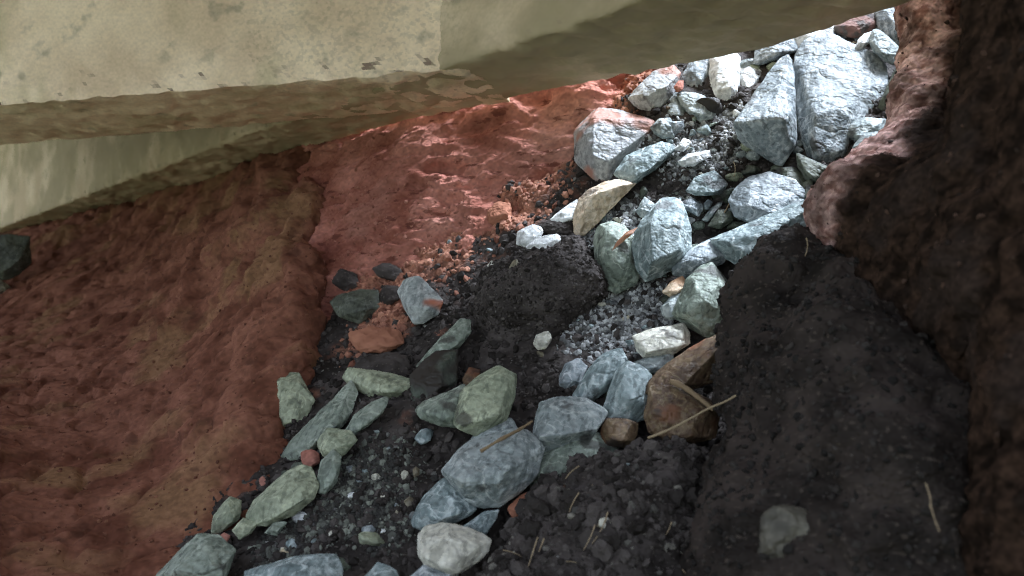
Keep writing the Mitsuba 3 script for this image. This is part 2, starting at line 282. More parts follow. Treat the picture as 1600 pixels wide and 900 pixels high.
SLOPE = np.array([[0.713,2.954,2.144],[0.866,2.96,2.146],[1.02,2.97,2.15],[1.175,2.977,2.153],[1.329,2.98,2.154],[1.475,2.966,2.149],[1.634,2.979,2.154],[0.405,2.918,1.979],[0.545,2.871,1.963],[0.687,2.854,1.957],[0.834,2.856,1.958],[0.979,2.855,1.958],[1.118,2.837,1.952],[1.252,2.814,1.944],[1.398,2.818,1.945],[1.556,2.843,1.954],[0.269,3.077,1.874],[0.395,2.856,1.811],[0.525,2.774,1.787],[0.659,2.74,1.778],[0.79,2.711,1.77],[0.925,2.702,1.767],[1.051,2.673,1.759],[1.176,2.647,1.751],[1.327,2.68,1.761],[1.483,2.715,1.771],[0.113,3.118,1.725],[0.257,2.94,1.684],[0.377,2.726,1.634],[0.503,2.663,1.619],[0.633,2.639,1.614],[0.758,2.606,1.606],[0.882,2.581,1.6],[0.997,2.539,1.59],[1.119,2.522,1.586],[1.267,2.562,1.596],[1.42,2.603,1.605],[-0.045,3.071,1.557],[0.106,2.926,1.531],[0.234,2.691,1.488],[0.362,2.622,1.475],[0.488,2.587,1.469],[0.614,2.562,1.465],[0.735,2.532,1.459],[0.85,2.491,1.452],[0.961,2.453,1.445],[1.082,2.444,1.443],[1.22,2.471,1.448],[1.364,2.506,1.454],[-0.198,3.036,1.396],[-0.041,2.819,1.367],[0.098,2.696,1.351],[0.226,2.597,1.338],[0.351,2.548,1.332],[0.474,2.515,1.328],[0.595,2.49,1.325],[0.714,2.464,1.321],[0.823,2.417,1.315],[0.933,2.386,1.311],[1.052,2.381,1.31],[1.18,2.395,1.312],[1.315,2.421,1.315],[-0.332,2.87,1.228],[-0.181,2.786,1.221],[-0.038,2.645,1.21],[0.092,2.558,1.203],[0.218,2.513,1.2],[0.339,2.466,1.196],[0.459,2.441,1.194],[0.577,2.418,1.192],[0.69,2.387,1.19],[0.795,2.34,1.186],[0.903,2.313,1.184],[1.019,2.311,1.184],[1.142,2.323,1.185],[-0.47,2.831,1.082],[-0.311,2.692,1.078],[-0.169,2.601,1.075],[-0.036,2.514,1.073],[0.088,2.44,1.07],[0.209,2.418,1.07],[0.328,2.391,1.069],[0.444,2.367,1.068],[0.557,2.34,1.068],[0.665,2.303,1.066],[0.766,2.259,1.065],[0.872,2.237,1.065],[0.986,2.24,1.065],[1.105,2.252,1.065],[-0.586,2.711,0.941],[-0.434,2.617,0.943],[-0.289,2.504,0.946],[-0.157,2.418,0.948],[-0.034,2.369,0.949],[0.084,2.331,0.95],[0.199,2.307,0.95],[0.313,2.29,0.951],[0.426,2.275,0.951],[0.537,2.259,0.951],[0.642,2.227,0.952],[0.742,2.192,0.953],[0.845,2.173,0.953],[0.955,2.173,0.953],[-0.544,2.522,0.819],[-0.398,2.404,0.827],[-0.267,2.318,0.833],[-0.146,2.254,0.838],[-0.032,2.225,0.84],[0.079,2.203,0.842],[0.189,2.192,0.842],[0.298,2.18,0.843],[0.407,2.179,0.843],[0.516,2.173,0.844],[0.618,2.148,0.846],[0.716,2.12,0.848],[0.817,2.105,0.849],[0.924,2.107,0.849],[-0.647,2.436,0.703],[-0.5,2.321,0.717],[-0.363,2.199,0.732],[-0.249,2.166,0.736],[-0.137,2.126,0.741],[-0.03,2.11,0.743],[0.075,2.094,0.745],[0.18,2.094,0.745],[0.285,2.09,0.745],[0.391,2.095,0.744],[0.495,2.091,0.745],[0.594,2.07,0.748],[0.689,2.043,0.751],[0.788,2.033,0.752],[0.894,2.042,0.751],[-0.722,2.29,0.606],[-0.595,2.245,0.614],[-0.465,2.165,0.628],[-0.346,2.101,0.639],[-0.238,2.074,0.644],[-0.132,2.044,0.649],[-0.029,2.025,0.652],[0.072,2.014,0.654],[0.173,2.017,0.653],[0.275,2.019,0.653],[0.377,2.024,0.652],[0.478,2.022,0.653],[0.573,2.0,0.656],[0.666,1.978,0.66],[0.763,1.972,0.661],[-0.67,2.129,0.528],[-0.551,2.083,0.538],[-0.435,2.029,0.55],[-0.329,1.997,0.557],[-0.227,1.983,0.561],[-0.126,1.955,0.567],[-0.028,1.934,0.571],[0.069,1.924,0.574],[0.165,1.926,0.573],[0.262,1.93,0.572],[0.361,1.939,0.57],[0.459,1.943,0.569],[0.553,1.934,0.572],[0.646,1.922,0.574],[0.741,1.919,0.575],[-0.737,2.023,0.452],[-0.623,1.983,0.462],[-0.513,1.942,0.473],[-0.408,1.906,0.483],[-0.31,1.886,0.489],[-0.214,1.871,0.493],[-0.119,1.851,0.498],[-0.026,1.833,0.503],[0.065,1.825,0.505],[0.156,1.824,0.505],[0.248,1.828,0.504],[0.343,1.845,0.5],[0.44,1.866,0.494],[0.533,1.866,0.494],[0.625,1.861,0.495],[-0.797,1.929,0.382],[-0.682,1.877,0.398],[-0.577,1.84,0.41],[-0.476,1.806,0.421],[-0.38,1.779,0.43],[-0.29,1.768,0.433],[-0.201,1.76,0.436],[-0.112,1.75,0.439],[-0.025,1.738,0.443],[0.062,1.731,0.445],[0.148,1.728,0.446],[0.234,1.732,0.445],[0.325,1.752,0.438],[0.418,1.779,0.43],[0.511,1.792,0.426],[0.602,1.798,0.424],[-0.715,1.733,0.359],[-0.627,1.727,0.362],[-0.535,1.708,0.368],[-0.442,1.68,0.379],[-0.353,1.652,0.389],[-0.271,1.655,0.388],[-0.189,1.66,0.386],[-0.106,1.659,0.387],[-0.024,1.654,0.389],[0.059,1.648,0.391],[0.14,1.641,0.393],[0.221,1.638,0.394],[0.308,1.665,0.385],[0.111,3.05,1.642],[0.225,3.1,1.755],[0.0,3.05,1.553],[-0.228,3.15,1.456],[0.124,2.86,1.487],[0.328,3.0,1.83],[-0.834,1.95,0.375],[-0.548,1.92,0.452],[-0.264,1.85,0.472],[0.0,1.8,0.487],[0.257,1.8,0.487],[0.462,1.85,0.472],[-0.709,2.2,0.559],[-0.447,2.08,0.583],[-0.218,2.03,0.593],[0.0,2.0,0.628],[0.215,2.0,0.628],[0.434,2.02,0.638],[-0.668,2.45,0.701],[-0.383,2.22,0.745],[-0.156,2.17,0.782],[0.077,2.13,0.786],[0.305,2.12,0.787],[0.533,2.12,0.787],[-0.566,2.62,0.868],[-0.357,2.48,0.893],[-0.173,2.4,0.931],[0.082,2.28,0.902],[0.323,2.24,0.903],[0.559,2.22,0.904],[-0.57,2.82,1.041],[-0.307,2.66,1.058],[-0.072,2.5,1.036],[0.088,2.44,1.07],[0.26,2.4,1.052],[0.426,2.36,1.051],[0.586,2.32,1.05],[-0.197,2.72,1.157],[0.0,2.62,1.227],[0.185,2.56,1.241],[0.356,2.46,1.196],[0.529,2.44,1.212],[0.694,2.4,1.208],[0.193,2.66,1.405],[0.374,2.58,1.393],[0.55,2.53,1.385],[0.725,2.5,1.38],[0.853,2.45,1.391],[0.237,2.72,1.553],[0.39,2.68,1.584],[0.571,2.62,1.552],[0.75,2.58,1.562],[0.923,2.54,1.553],[1.045,2.48,1.54],[0.399,2.74,1.718],[0.594,2.72,1.732],[0.784,2.69,1.744],[0.972,2.67,1.738],[1.145,2.62,1.725],[0.518,2.84,1.869],[0.829,2.84,1.932],[1.044,2.86,1.959],[1.253,2.86,2.002],[1.462,2.86,2.002],[0.878,3.0,2.228],[1.339,3.05,2.249],[1.785,3.05,2.249],[0.423,2.9,2.016],[1.512,2.6,1.566],[1.044,2.4,1.348],[0.812,2.25,1.081],[0.717,2.0,0.713],[0.641,1.8,0.423],[-0.342,2.95,1.342],[-0.517,2.98,1.172],[0.0,2.8,1.406],[0.227,1.6,0.375],[-0.341,1.6,0.375],[-0.704,1.65,0.355]])
WALL = np.array([[0.386,3.305,2.158],[0.544,3.241,2.135],[-0.298,3.406,2.017],[-0.119,3.266,1.975],[0.046,3.147,1.94],[0.199,3.034,1.906],[0.35,2.998,1.895],[0.496,2.959,1.884],[-0.909,3.786,1.936],[-0.676,3.576,1.884],[-0.458,3.313,1.819],[-0.272,3.116,1.77],[-0.109,3.002,1.742],[0.042,2.891,1.715],[0.185,2.819,1.697],[0.329,2.829,1.699],[0.473,2.828,1.699],[-0.867,3.619,1.709],[-0.638,3.379,1.662],[-0.432,3.135,1.614],[-0.262,3.011,1.59],[-0.107,2.936,1.575],[0.041,2.854,1.559],[0.183,2.793,1.547],[0.323,2.783,1.545],[-0.814,3.404,1.493],[-0.603,3.198,1.463],[-0.417,3.03,1.439],[-0.255,2.933,1.425],[-0.104,2.88,1.417],[0.041,2.795,1.405],[0.179,2.747,1.398],[-0.775,3.246,1.305],[-0.577,3.069,1.288],[-0.404,2.94,1.276],[-0.247,2.848,1.268],[-0.101,2.781,1.261],[0.04,2.737,1.257],[-0.738,3.098,1.134],[-0.554,2.952,1.128],[-0.392,2.855,1.124],[-0.241,2.777,1.12],[-0.099,2.742,1.119],[-0.704,2.959,0.979],[-0.534,2.849,0.979],[-0.382,2.786,0.98],[-0.24,2.773,0.98],[-0.609,2.82,0.858],[-0.401,2.78,0.96],[-0.199,2.75,1.099],[0.0,2.73,1.257],[0.199,2.74,1.437],[0.326,2.8,1.61],[0.413,2.84,1.723],[-0.638,2.95,1.043],[-0.416,2.88,1.146],[-0.672,3.1,1.224],[-0.384,2.95,1.32],[-0.104,2.88,1.417],[0.103,2.84,1.556],[-0.718,3.3,1.478],[-0.45,3.1,1.539],[-0.174,3.0,1.61],[0.105,2.88,1.691],[0.312,2.86,1.749],[-0.841,3.62,1.749],[-0.593,3.4,1.741],[-0.415,3.17,1.719],[-0.22,3.02,1.72],[0.0,2.9,1.738],[0.205,2.81,1.761],[0.423,2.9,1.828],[0.596,2.92,1.868],[-0.897,3.85,2.065],[-0.638,3.65,2.036],[-0.459,3.5,2.019],[-0.249,3.42,2.046],[0.0,3.38,2.109],[0.245,3.36,2.152],[0.491,3.36,2.226],[0.723,3.3,2.229],[-0.786,2.95,0.851],[-0.883,3.3,1.238],[-1.021,3.8,1.772],[-0.202,2.8,0.879],[0.099,2.75,1.199],[0.322,2.78,1.403]])  # unseen top leans back, opening an added light slot behind the beam
LEFT = np.array([[-1.067,3.97,1.807],[-2.266,5.388,1.82],[-1.692,4.576,1.696],[-1.25,3.919,1.596],[-0.934,3.484,1.53],[-0.742,3.412,1.519],[-4.062,7.105,1.719],[-2.996,5.749,1.582],[-2.429,5.164,1.523],[-1.932,4.602,1.466],[-1.481,4.014,1.406],[-1.12,3.518,1.356],[-0.847,3.162,1.32],[-0.693,3.19,1.323],[-3.294,5.303,1.268],[-2.82,4.941,1.25],[-2.379,4.573,1.231],[-1.992,4.242,1.214],[-1.68,4.009,1.203],[-1.337,3.629,1.183],[-1.017,3.201,1.162],[-0.774,2.896,1.146],[-0.652,3.007,1.152],[-2.572,4.148,1.0],[-2.299,4.036,1.0],[-1.998,3.849,1.0],[-1.72,3.67,1.0],[-1.465,3.503,1.0],[-1.202,3.27,1.0],[-0.927,2.923,1.0],[-0.716,2.685,1.0],[-0.612,2.829,1.0],[-2.06,3.077,0.845],[-2.016,3.257,0.836],[-1.897,3.336,0.832],[-1.713,3.305,0.834],[-1.508,3.223,0.838],[-1.293,3.099,0.844],[-1.065,2.9,0.854],[-0.841,2.655,0.866],[-0.67,2.518,0.873],[-0.577,2.67,0.866],[-1.628,2.436,0.755],[-1.643,2.658,0.733],[-1.605,2.829,0.716],[-1.487,2.875,0.711],[-1.334,2.858,0.713],[-1.153,2.768,0.722],[-0.947,2.584,0.74],[-0.755,2.388,0.76],[-0.635,2.387,0.76],[-1.419,2.128,0.68],[-1.419,2.301,0.654],[-1.401,2.473,0.628],[-1.309,2.535,0.618],[-1.194,2.562,0.614],[-1.05,2.525,0.62],[-0.872,2.383,0.641],[-0.717,2.273,0.658],[-0.605,2.282,0.657],[-1.263,1.898,0.62],[-1.264,2.053,0.589],[-1.248,2.206,0.558],[-1.172,2.274,0.544],[-1.071,2.302,0.539],[-0.948,2.284,0.542],[-0.812,2.225,0.554],[-0.682,2.166,0.566],[-1.15,1.73,0.568],[-1.142,1.858,0.536],[-1.128,1.999,0.5],[-1.056,2.052,0.487],[-0.968,2.083,0.479],[-0.86,2.074,0.482],[-0.757,2.076,0.481],[-0.637,2.025,0.494],[-1.027,1.675,0.499],[-1.001,1.776,0.468],[-0.941,1.832,0.452],[-0.867,1.869,0.44],[-0.771,1.863,0.442],[-0.679,1.868,0.441],[-0.867,1.541,0.463],[-0.834,1.626,0.433],[-0.777,1.679,0.415],[-0.705,1.707,0.405],[-0.788,3.501,1.681],[-1.189,3.9,1.673],[-1.801,4.601,1.656],[-2.635,5.202,1.534],[-3.241,5.602,1.466],[-3.904,6.0,1.433],[-0.882,3.85,1.867],[-1.373,4.5,1.914],[-2.116,5.399,1.94],[-3.548,6.998,1.886],[-4.747,8.197,1.919],[-0.735,3.221,1.467],[-0.665,2.921,1.211],[-0.618,2.721,1.039],[-0.569,2.551,0.89],[-0.905,3.42,1.495],[-0.896,3.1,1.224],[-1.355,3.75,1.271],[-1.821,4.2,1.243],[-2.123,4.2,1.152],[-2.482,4.3,1.062],[-2.69,4.9,1.248],[-0.793,2.75,1.0],[-1.135,3.15,0.955],[-1.382,3.2,0.862],[-1.561,3.1,0.777],[-1.696,2.95,0.746],[-0.626,2.42,0.791],[-0.763,2.36,0.746],[-1.119,2.6,0.627],[-1.255,2.5,0.606],[-1.347,2.35,0.596],[-0.668,2.22,0.618],[-0.743,2.08,0.48],[-0.726,1.85,0.446],[-0.928,2.0,0.458],[-1.097,1.92,0.479],[-1.085,1.6,0.544],[-1.777,2.601,0.813],[-1.361,1.9,0.66],[-0.583,2.2,0.591],[-0.627,1.95,0.471],[-0.666,1.7,0.395],[-0.854,1.5,0.466],[-0.588,2.799,0.879],[-0.632,2.979,1.043],[-0.682,3.199,1.231],[-0.738,3.449,1.5],[-0.792,3.699,1.711],[-0.565,2.62,0.774]])


def slope_relief(v, g):
    c = np.clip(near(v, CLAY), 0, 1)
    return 0.035 * c * (meshkit.fbm(v * 24, 3, 14) - 0.5) + 0.05 * (meshkit.fbm(v * 5, 3, 1) - 0.5) + 0.035 * (meshkit.fbm(v * 19, 3, 2) - 0.5) + 0.009 * (meshkit.fbm(v * 70, 2, 3) - 0.5)


def wall_relief(v, g):
    w = np.c_[g[:, 0] * 0.94 - g[:, 1] * 0.34, g[:, 0] * 0.34 + g[:, 1] * 0.94, g[:, 0] * 0]
    marks = ridged(w * [7, 22, 1] + 0.5 * meshkit.fbm(v * 6, 2, 8)[:, None], 3, 4)
    holes = np.clip(meshkit.fbm(w * [9, 14, 1] + 30, 3, 5) - 0.62, 0, 1)
    return 0.05 * (marks - 0.5) + 0.05 * (meshkit.fbm(v * 4, 3, 6) - 0.5) - 0.20 * holes + 0.034 * (meshkit.fbm(w * [24, 44, 1] + 9, 4, 7) - 0.5) + 0.012 * (meshkit.fbm(v * 70, 3, 7) - 0.5)


def left_relief(v, g):
    up = np.clip((v[:, 2] - 0.95 + 0.25 * (v[:, 0] + 1.2)) * 3, 0, 1)
    streak = ridged(np.c_[v[:, 0] * 12, v[:, 1] * 12, v[:, 2] * 4], 3, 9)
    R = np.array(SEAM)
    d = np.full(len(v), 9.0)
    for a, b in zip(R[:-1], R[1:]):
        s = np.clip(((v - a) @ (b - a)) / ((b - a) @ (b - a)), 0, 1)[:, None]
        d = np.minimum(d, np.linalg.norm(v - a - s * (b - a), axis=1))
    seam = 0.045 * np.exp(-(d / 0.045) ** 2) * (0.5 + meshkit.fbm(v * 14, 3, 16))
    return (seam + 0.03 * (meshkit.fbm(v * 3.0, 3, 10) - 0.5) + up * 0.055 * (streak - 0.5) + up * 0.05 * (meshkit.fbm(v * 14, 3, 11) - 0.5)
            + (0.010 + 0.02 * up) * (meshkit.fbm(v * 24, 3, 12) - 0.5) - 0.022 * np.clip(ridged(v * 9, 3, 15) - 0.82, 0, 1) / 0.18 - 0.02 * np.clip(meshkit.fbm(v * 11, 3, 13) - 0.62, 0, 1))


slope = sheet(SLOPE, (-0.1, -0.72, 0.68), 0.0075, slope_relief)
scene['rubble_slope'] = mikit.ply(slope, 'm_slope', True)
tag('rubble_slope', 'dark soil and gravel slope of the rubble pile rising to the right', kind='structure')
wall = sheet(WALL, (0.15, -0.85, 0.5), 0.0075, wall_relief)
scene['red_clay_wall'] = mikit.ply(wall, 'm_pinkclay', True)
tag('red_clay_wall', 'pinkish red dug clay wall under the concrete beam', kind='structure')
left = sheet(LEFT, (0.35, -0.70, 0.62), 0.011, left_relief)
scene['clay_bank'] = mikit.ply(left, 'm_bankclay', True)
tag('clay_bank', 'shaded brown red clay bank on the left', kind='structure')

BANK = [[[1.126,2.28,2.001,0.085],[1.084,2.25,1.672,0.087]],[[1.084,2.25,1.672,0.087],[0.982,2.12,1.423,0.083]],[[0.982,2.12,1.423,0.083],[0.782,1.98,1.251,0.1]],[[0.782,1.98,1.251,0.1],[0.784,1.9,1.234,0.14],[0.807,1.8,1.156,0.13]],[[0.982,2.12,1.423,0.083],[0.939,1.85,1.295,0.09],[0.807,1.8,1.156,0.13]],[[1.084,2.25,1.672,0.087],[1.236,2.2,1.706,0.1],[1.092,2.02,1.352,0.08]],[[1.126,2.28,2.001,0.085],[1.289,2.2,1.966,0.1],[1.236,2.2,1.706,0.1]],[[1.092,2.02,1.352,0.08],[0.925,1.5,1.272,0.17],[0.92,1.5,1.525,0.13]],[[0.92,1.5,1.525,0.13],[0.946,1.5,1.715,0.14],[1.289,2.2,1.966,0.1]],[[0.807,1.8,1.156,0.13],[0.867,1.62,1.117,0.15],[0.913,1.5,1.217,0.17]],[[0.807,1.8,1.156,0.13],[0.835,1.7,1.074,0.125],[0.848,1.55,0.955,0.11]],[[0.867,1.62,1.117,0.15],[0.87,1.4,1.081,0.17],[0.848,1.55,0.955,0.11]],[[0.848,1.55,0.955,0.11],[0.843,1.45,0.823,0.11],[0.907,1.4,0.95,0.15]],[[0.843,1.45,0.823,0.11],[0.882,1.4,0.72,0.13],[0.925,1.4,0.849,0.13]],[[0.882,1.4,0.72,0.13],[0.923,1.35,0.558,0.15]],[[1.128,1.4,1.615,0.3],[1.034,1.3,1.094,0.3],[0.942,1.2,0.658,0.3],[0.954,1.5,1.108,0.16]]]
HEAP = [[[0.621,1.98,1.04,0.12],[0.72,1.9,1.027,0.12],[0.582,1.86,0.84,0.155]],[[0.72,1.9,1.027,0.12],[0.674,1.72,0.839,0.2],[0.582,1.86,0.84,0.155]],[[0.582,1.86,0.84,0.155],[0.674,1.72,0.839,0.2],[0.549,1.66,0.632,0.185]],[[0.674,1.72,0.839,0.2],[0.663,1.52,0.674,0.2],[0.549,1.66,0.632,0.185]],[[0.549,1.66,0.632,0.185],[0.496,1.55,0.449,0.2],[0.64,1.45,0.484,0.2],[0.663,1.52,0.674,0.2]],[[0.663,1.52,0.674,0.2],[0.715,1.45,0.617,0.11],[0.64,1.45,0.484,0.2]]]
MOUND = [[[0.21,1.86,0.608,0.11],[0.328,1.87,0.645,0.098],[0.199,1.74,0.504,0.13]],[[0.328,1.87,0.645,0.098],[0.318,1.74,0.504,0.1],[0.199,1.74,0.504,0.13]],[[0.21,1.86,0.608,0.11],[0.105,1.84,0.573,0.085],[0.038,1.76,0.473,0.1]],[[0.21,1.86,0.608,0.11],[0.038,1.76,0.473,0.1],[0.199,1.74,0.504,0.13]],[[0.038,1.76,0.473,0.1],[0.0,1.6,0.375,0.12],[0.296,1.6,0.375,0.12],[0.318,1.74,0.504,0.1]]]
HUMP = [[[0.083,2.39,1.066,0.105],[0.0,2.41,1.026,0.085],[0.173,2.4,1.1,0.085]],[[0.0,2.41,1.026,0.085],[-0.062,2.44,1.009,0.055],[-0.018,2.5,1.112,0.06]],[[0.173,2.4,1.1,0.085],[0.211,2.4,1.087,0.05],[0.102,2.36,1.0,0.055],[-0.026,2.4,0.962,0.05]],[[0.173,2.4,1.1,0.07],[0.163,2.5,1.181,0.06],[-0.018,2.5,1.112,0.06]]]


def blob(chains, res, relief, smooth=12):
    body = None
    for ch in chains:
        balls = [m3.Manifold.sphere(r, 20).translate((x, y, z)) for x, y, z, r in ch]
        h = m3.Manifold.batch_hull(balls)
        body = h if body is None else body + h
    mm = body.refine_to_length(res * 2.2).to_mesh()
    m = trimesh.Trimesh(mm.vert_properties[:, :3], mm.tri_verts, process=True)
    trimesh.smoothing.filter_taubin(m, iterations=smooth)
    m = m.subdivide()
    v = np.array(m.vertices); f = np.array(m.faces)
    v = v + vnormals(v, f) * relief(v)[:, None]
    return trimesh.Trimesh(v, f, process=False)


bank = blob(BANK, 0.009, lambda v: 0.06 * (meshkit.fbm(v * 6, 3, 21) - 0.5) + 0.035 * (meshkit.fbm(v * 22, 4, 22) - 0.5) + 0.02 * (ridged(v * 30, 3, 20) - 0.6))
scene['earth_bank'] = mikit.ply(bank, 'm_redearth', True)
tag('earth_bank', 'near bank of red brown earth on the right, its lit edge painted paler', kind='structure')
heap = blob(HEAP, 0.008, lambda v: 0.13 * (meshkit.fbm(v * 5, 4, 23) - 0.5) + 0.05 * (meshkit.fbm(v * 22, 4, 24) - 0.5) + 0.03 * (ridged(v * 16, 4, 29) - 0.6))
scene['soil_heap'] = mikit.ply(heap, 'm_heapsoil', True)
tag('soil_heap', 'big heap of nearly black soil in the shade at bottom right', kind='structure')
mound = blob(MOUND, 0.006, lambda v: 0.06 * (meshkit.fbm(v * 11, 3, 25) - 0.5) + 0.03 * (meshkit.fbm(v * 55, 3, 26) - 0.5))
scene['soil_mound'] = mikit.ply(mound, 'm_soil', True)
tag('soil_mound', 'crumbly dark soil mound at the bottom, full of small stones', kind='structure')
hump = blob(HUMP, 0.007, lambda v: 0.035 * (meshkit.fbm(v * 12, 3, 27) - 0.5) + 0.016 * (meshkit.fbm(v * 60, 3, 28) - 0.5))
scene['soil_hump'] = mikit.ply(hump, 'm_soil', True)
tag('soil_hump', 'rounded hump of packed dark soil in the middle of the slope', kind='structure')

# ---------------------------------------------------------------- concrete
BACK = [[0.869, 1.918], [0.643, 2.261], [0.189, 2.6], [-0.407, 3.108], [-0.83, 3.573], [-1.891, 4.832], [-3.382, 6.674]]
CROSS_FRONT = [[-1.658, 2.849], [-0.876, 2.673], [-0.442, 2.531], [-0.168, 2.434]]
CROSS_BACK = [[-2.045, 3.52], [-1.051, 3.129]]
Z0, Z1 = 1.70, 2.62


def prism(stations, res, relief):
    """A beam: stations (front xy, back xy) along its length, from Z0 to Z1, as a dense closed tube."""
    F, B = np.array([s[0] for s in stations]), np.array([s[1] for s in stations])
    wid = np.linalg.norm(F - B, axis=1).mean()
    nz, nw = int((Z1 - Z0) / res), max(3, int(wid / res))
    ring = [(0, z) for z in np.linspace(Z1, Z0, nz)] + [(t, Z0) for t in np.linspace(0, 1, nw)[1:]] + [(1, z) for z in np.linspace(Z0, Z1, 8)[1:]] + [(t, Z1) for t in np.linspace(1, 0, 4)[1:-1]]
    r = np.array(ring)
    v = np.concatenate([(F[:, None] * (1 - r[None, :, :1]) + B[:, None] * r[None, :, :1]), np.broadcast_to(r[None, :, 1:], (len(F), len(r), 1))], -1)
    ns, nr = v.shape[:2]
    i = np.arange(ns * nr).reshape(ns, nr)
    j = np.roll(i, -1, 1)
    q = np.stack([i[:-1], i[1:], j[1:], j[:-1]], -1).reshape(-1, 4)
    tri = np.vstack([q[:, [0, 1, 2]], q[:, [0, 2, 3]]])
    caps = [[i[0, 0], i[0, k + 1], i[0, k]] for k in range(1, nr - 1)] + [[i[-1, 0], i[-1, k], i[-1, k + 1]] for k in range(1, nr - 1)]
    tri = np.vstack([tri, caps])
    v = v.reshape(-1, 3)
    m = trimesh.Trimesh(v, tri, process=False)
    if m.volume < 0: m.invert()
    v, tri = np.array(m.vertices), np.array(m.faces)
    v = v + vnormals(v, tri) * relief(v)[:, None]
    return trimesh.Trimesh(v, tri, process=False)


N2 = np.array([0.76, 0.65])
bk = np.array([[1.9, 0.72]] + BACK + [[-5.6, 9.6]])[::-1]
s = np.r_[0, np.cumsum(np.linalg.norm(np.diff(bk, axis=0), axis=1))]
t = np.arange(0, s[-1], 0.013)
line = np.c_[np.interp(t, s, bk[:, 0]), np.interp(t, s, bk[:, 1])]
front_n = np.interp(line[:, 1], [1.0, 2.4, 3.1, 5.0, 9], [1.455, 1.465, 1.40, 1.405, 1.42])
stations = [(p + N2 * (fn - p @ N2), p) for p, fn in zip(line, front_n)]


def beam_relief(v):
    low = np.exp(-(v[:, 2] - Z0) / 0.035)
    return 0.010 * (meshkit.fbm(v * 9, 3, 31) - 0.5) + 0.006 * (meshkit.fbm(v * 40, 3, 32) - 0.5) + 0.035 * low * (meshkit.fbm(v * 26, 3, 33) - 0.6)


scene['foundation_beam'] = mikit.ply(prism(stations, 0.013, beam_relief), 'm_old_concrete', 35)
tag('foundation_beam', 'long concrete foundation beam crossing overhead from far left to upper right', 'beam')
c0, c1 = np.array([-4.0, 3.49]), np.array([-0.12, 2.421])
b0 = np.array([-4.3, 4.35])
t = np.linspace(0, 1, 300)[:, None]
dirv = (c1 - c0) / np.linalg.norm(c1 - c0)
perp = np.array([-dirv[1], dirv[0]])
Z0 = 1.694
stations = [(p, p + perp * w) for p, w in zip(c0 + (c1 - c0) * t, np.interp(t[:, 0], [0, 0.6, 1], [0.62, 0.50, 0.40]))]


def cross_relief(v):
    right = np.exp(-((v[:, 0] + 0.25) / 0.35) ** 2)
    low = np.exp(-(v[:, 2] - Z0) / 0.10)
    lumps = meshkit.fbm(v * 17, 2, 34)
    return (0.022 * (meshkit.fbm(v * 5, 3, 35) - 0.5) + 0.007 * (meshkit.fbm(v * 40, 3, 36) - 0.5) + 0.045 * right * low * (lumps - 0.5)
            + 0.035 * low * (meshkit.fbm(v * 24, 3, 37) - 0.5))


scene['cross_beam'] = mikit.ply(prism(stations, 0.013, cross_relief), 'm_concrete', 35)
tag('cross_beam', 'nearest rough yellowish concrete beam at upper left, lumpy at its right end', 'beam')


def slab(poly, z0, z1):
    return trimesh.creation.extrude_polygon(shapely.Polygon(poly), z1 - z0, engine='earcut').apply_translation([0, 0, z0])


# unseen floor and plateau; ground behind the camera
scene['floor_slab'] = mikit.ply(slab([(1.85, 0.55), (-5.4, 8.9), (-6, 8.9), (-3.1, 2.4), (-1.4, 0.55)], 2.58, 2.8), 'm_concrete')  # inferred floor; edges moved to set the fill light
tag('floor_slab', 'unseen concrete floor slab above the beams, outline cut to set the light', kind='structure')
scene['plateau'] = mikit.ply(slab([(-0.55, 3.34), (-5.4, 9.9), (-20, 30), (25, 30), (25, 0.2), (1.75, 1.05), (1.9, 2.2), (1.95, 3.1), (0.9, 3.2), (0.5, 3.36), (-0.2, 3.46)], 2.0, 2.2), 'm_turf')  # edge set back behind the beam so daylight reaches the clay wall
tag('plateau', 'unseen ground level above the pit, edge opened to light the clay wall', kind='structure')
scene['ground'] = mikit.ply(slab([(-60, -60), (60, -60), (60, 60), (-60, 60)], 0.0, 0.3), 'm_turf')
tag('ground', 'flat earth floor behind the camera', kind='structure')
scene['added_pit_side'] = mikit.ply(slab([(1.25, 1.9), (1.35, 0.45), (2.6, 0.45), (2.6, 1.5), (1.9, 1.5)], 0.28, 2.57), 'm_bankclay')  # added out of view to keep side sun out
tag('added_pit_side', 'added unseen earth side of the pit, blocks light from the right', kind='structure')

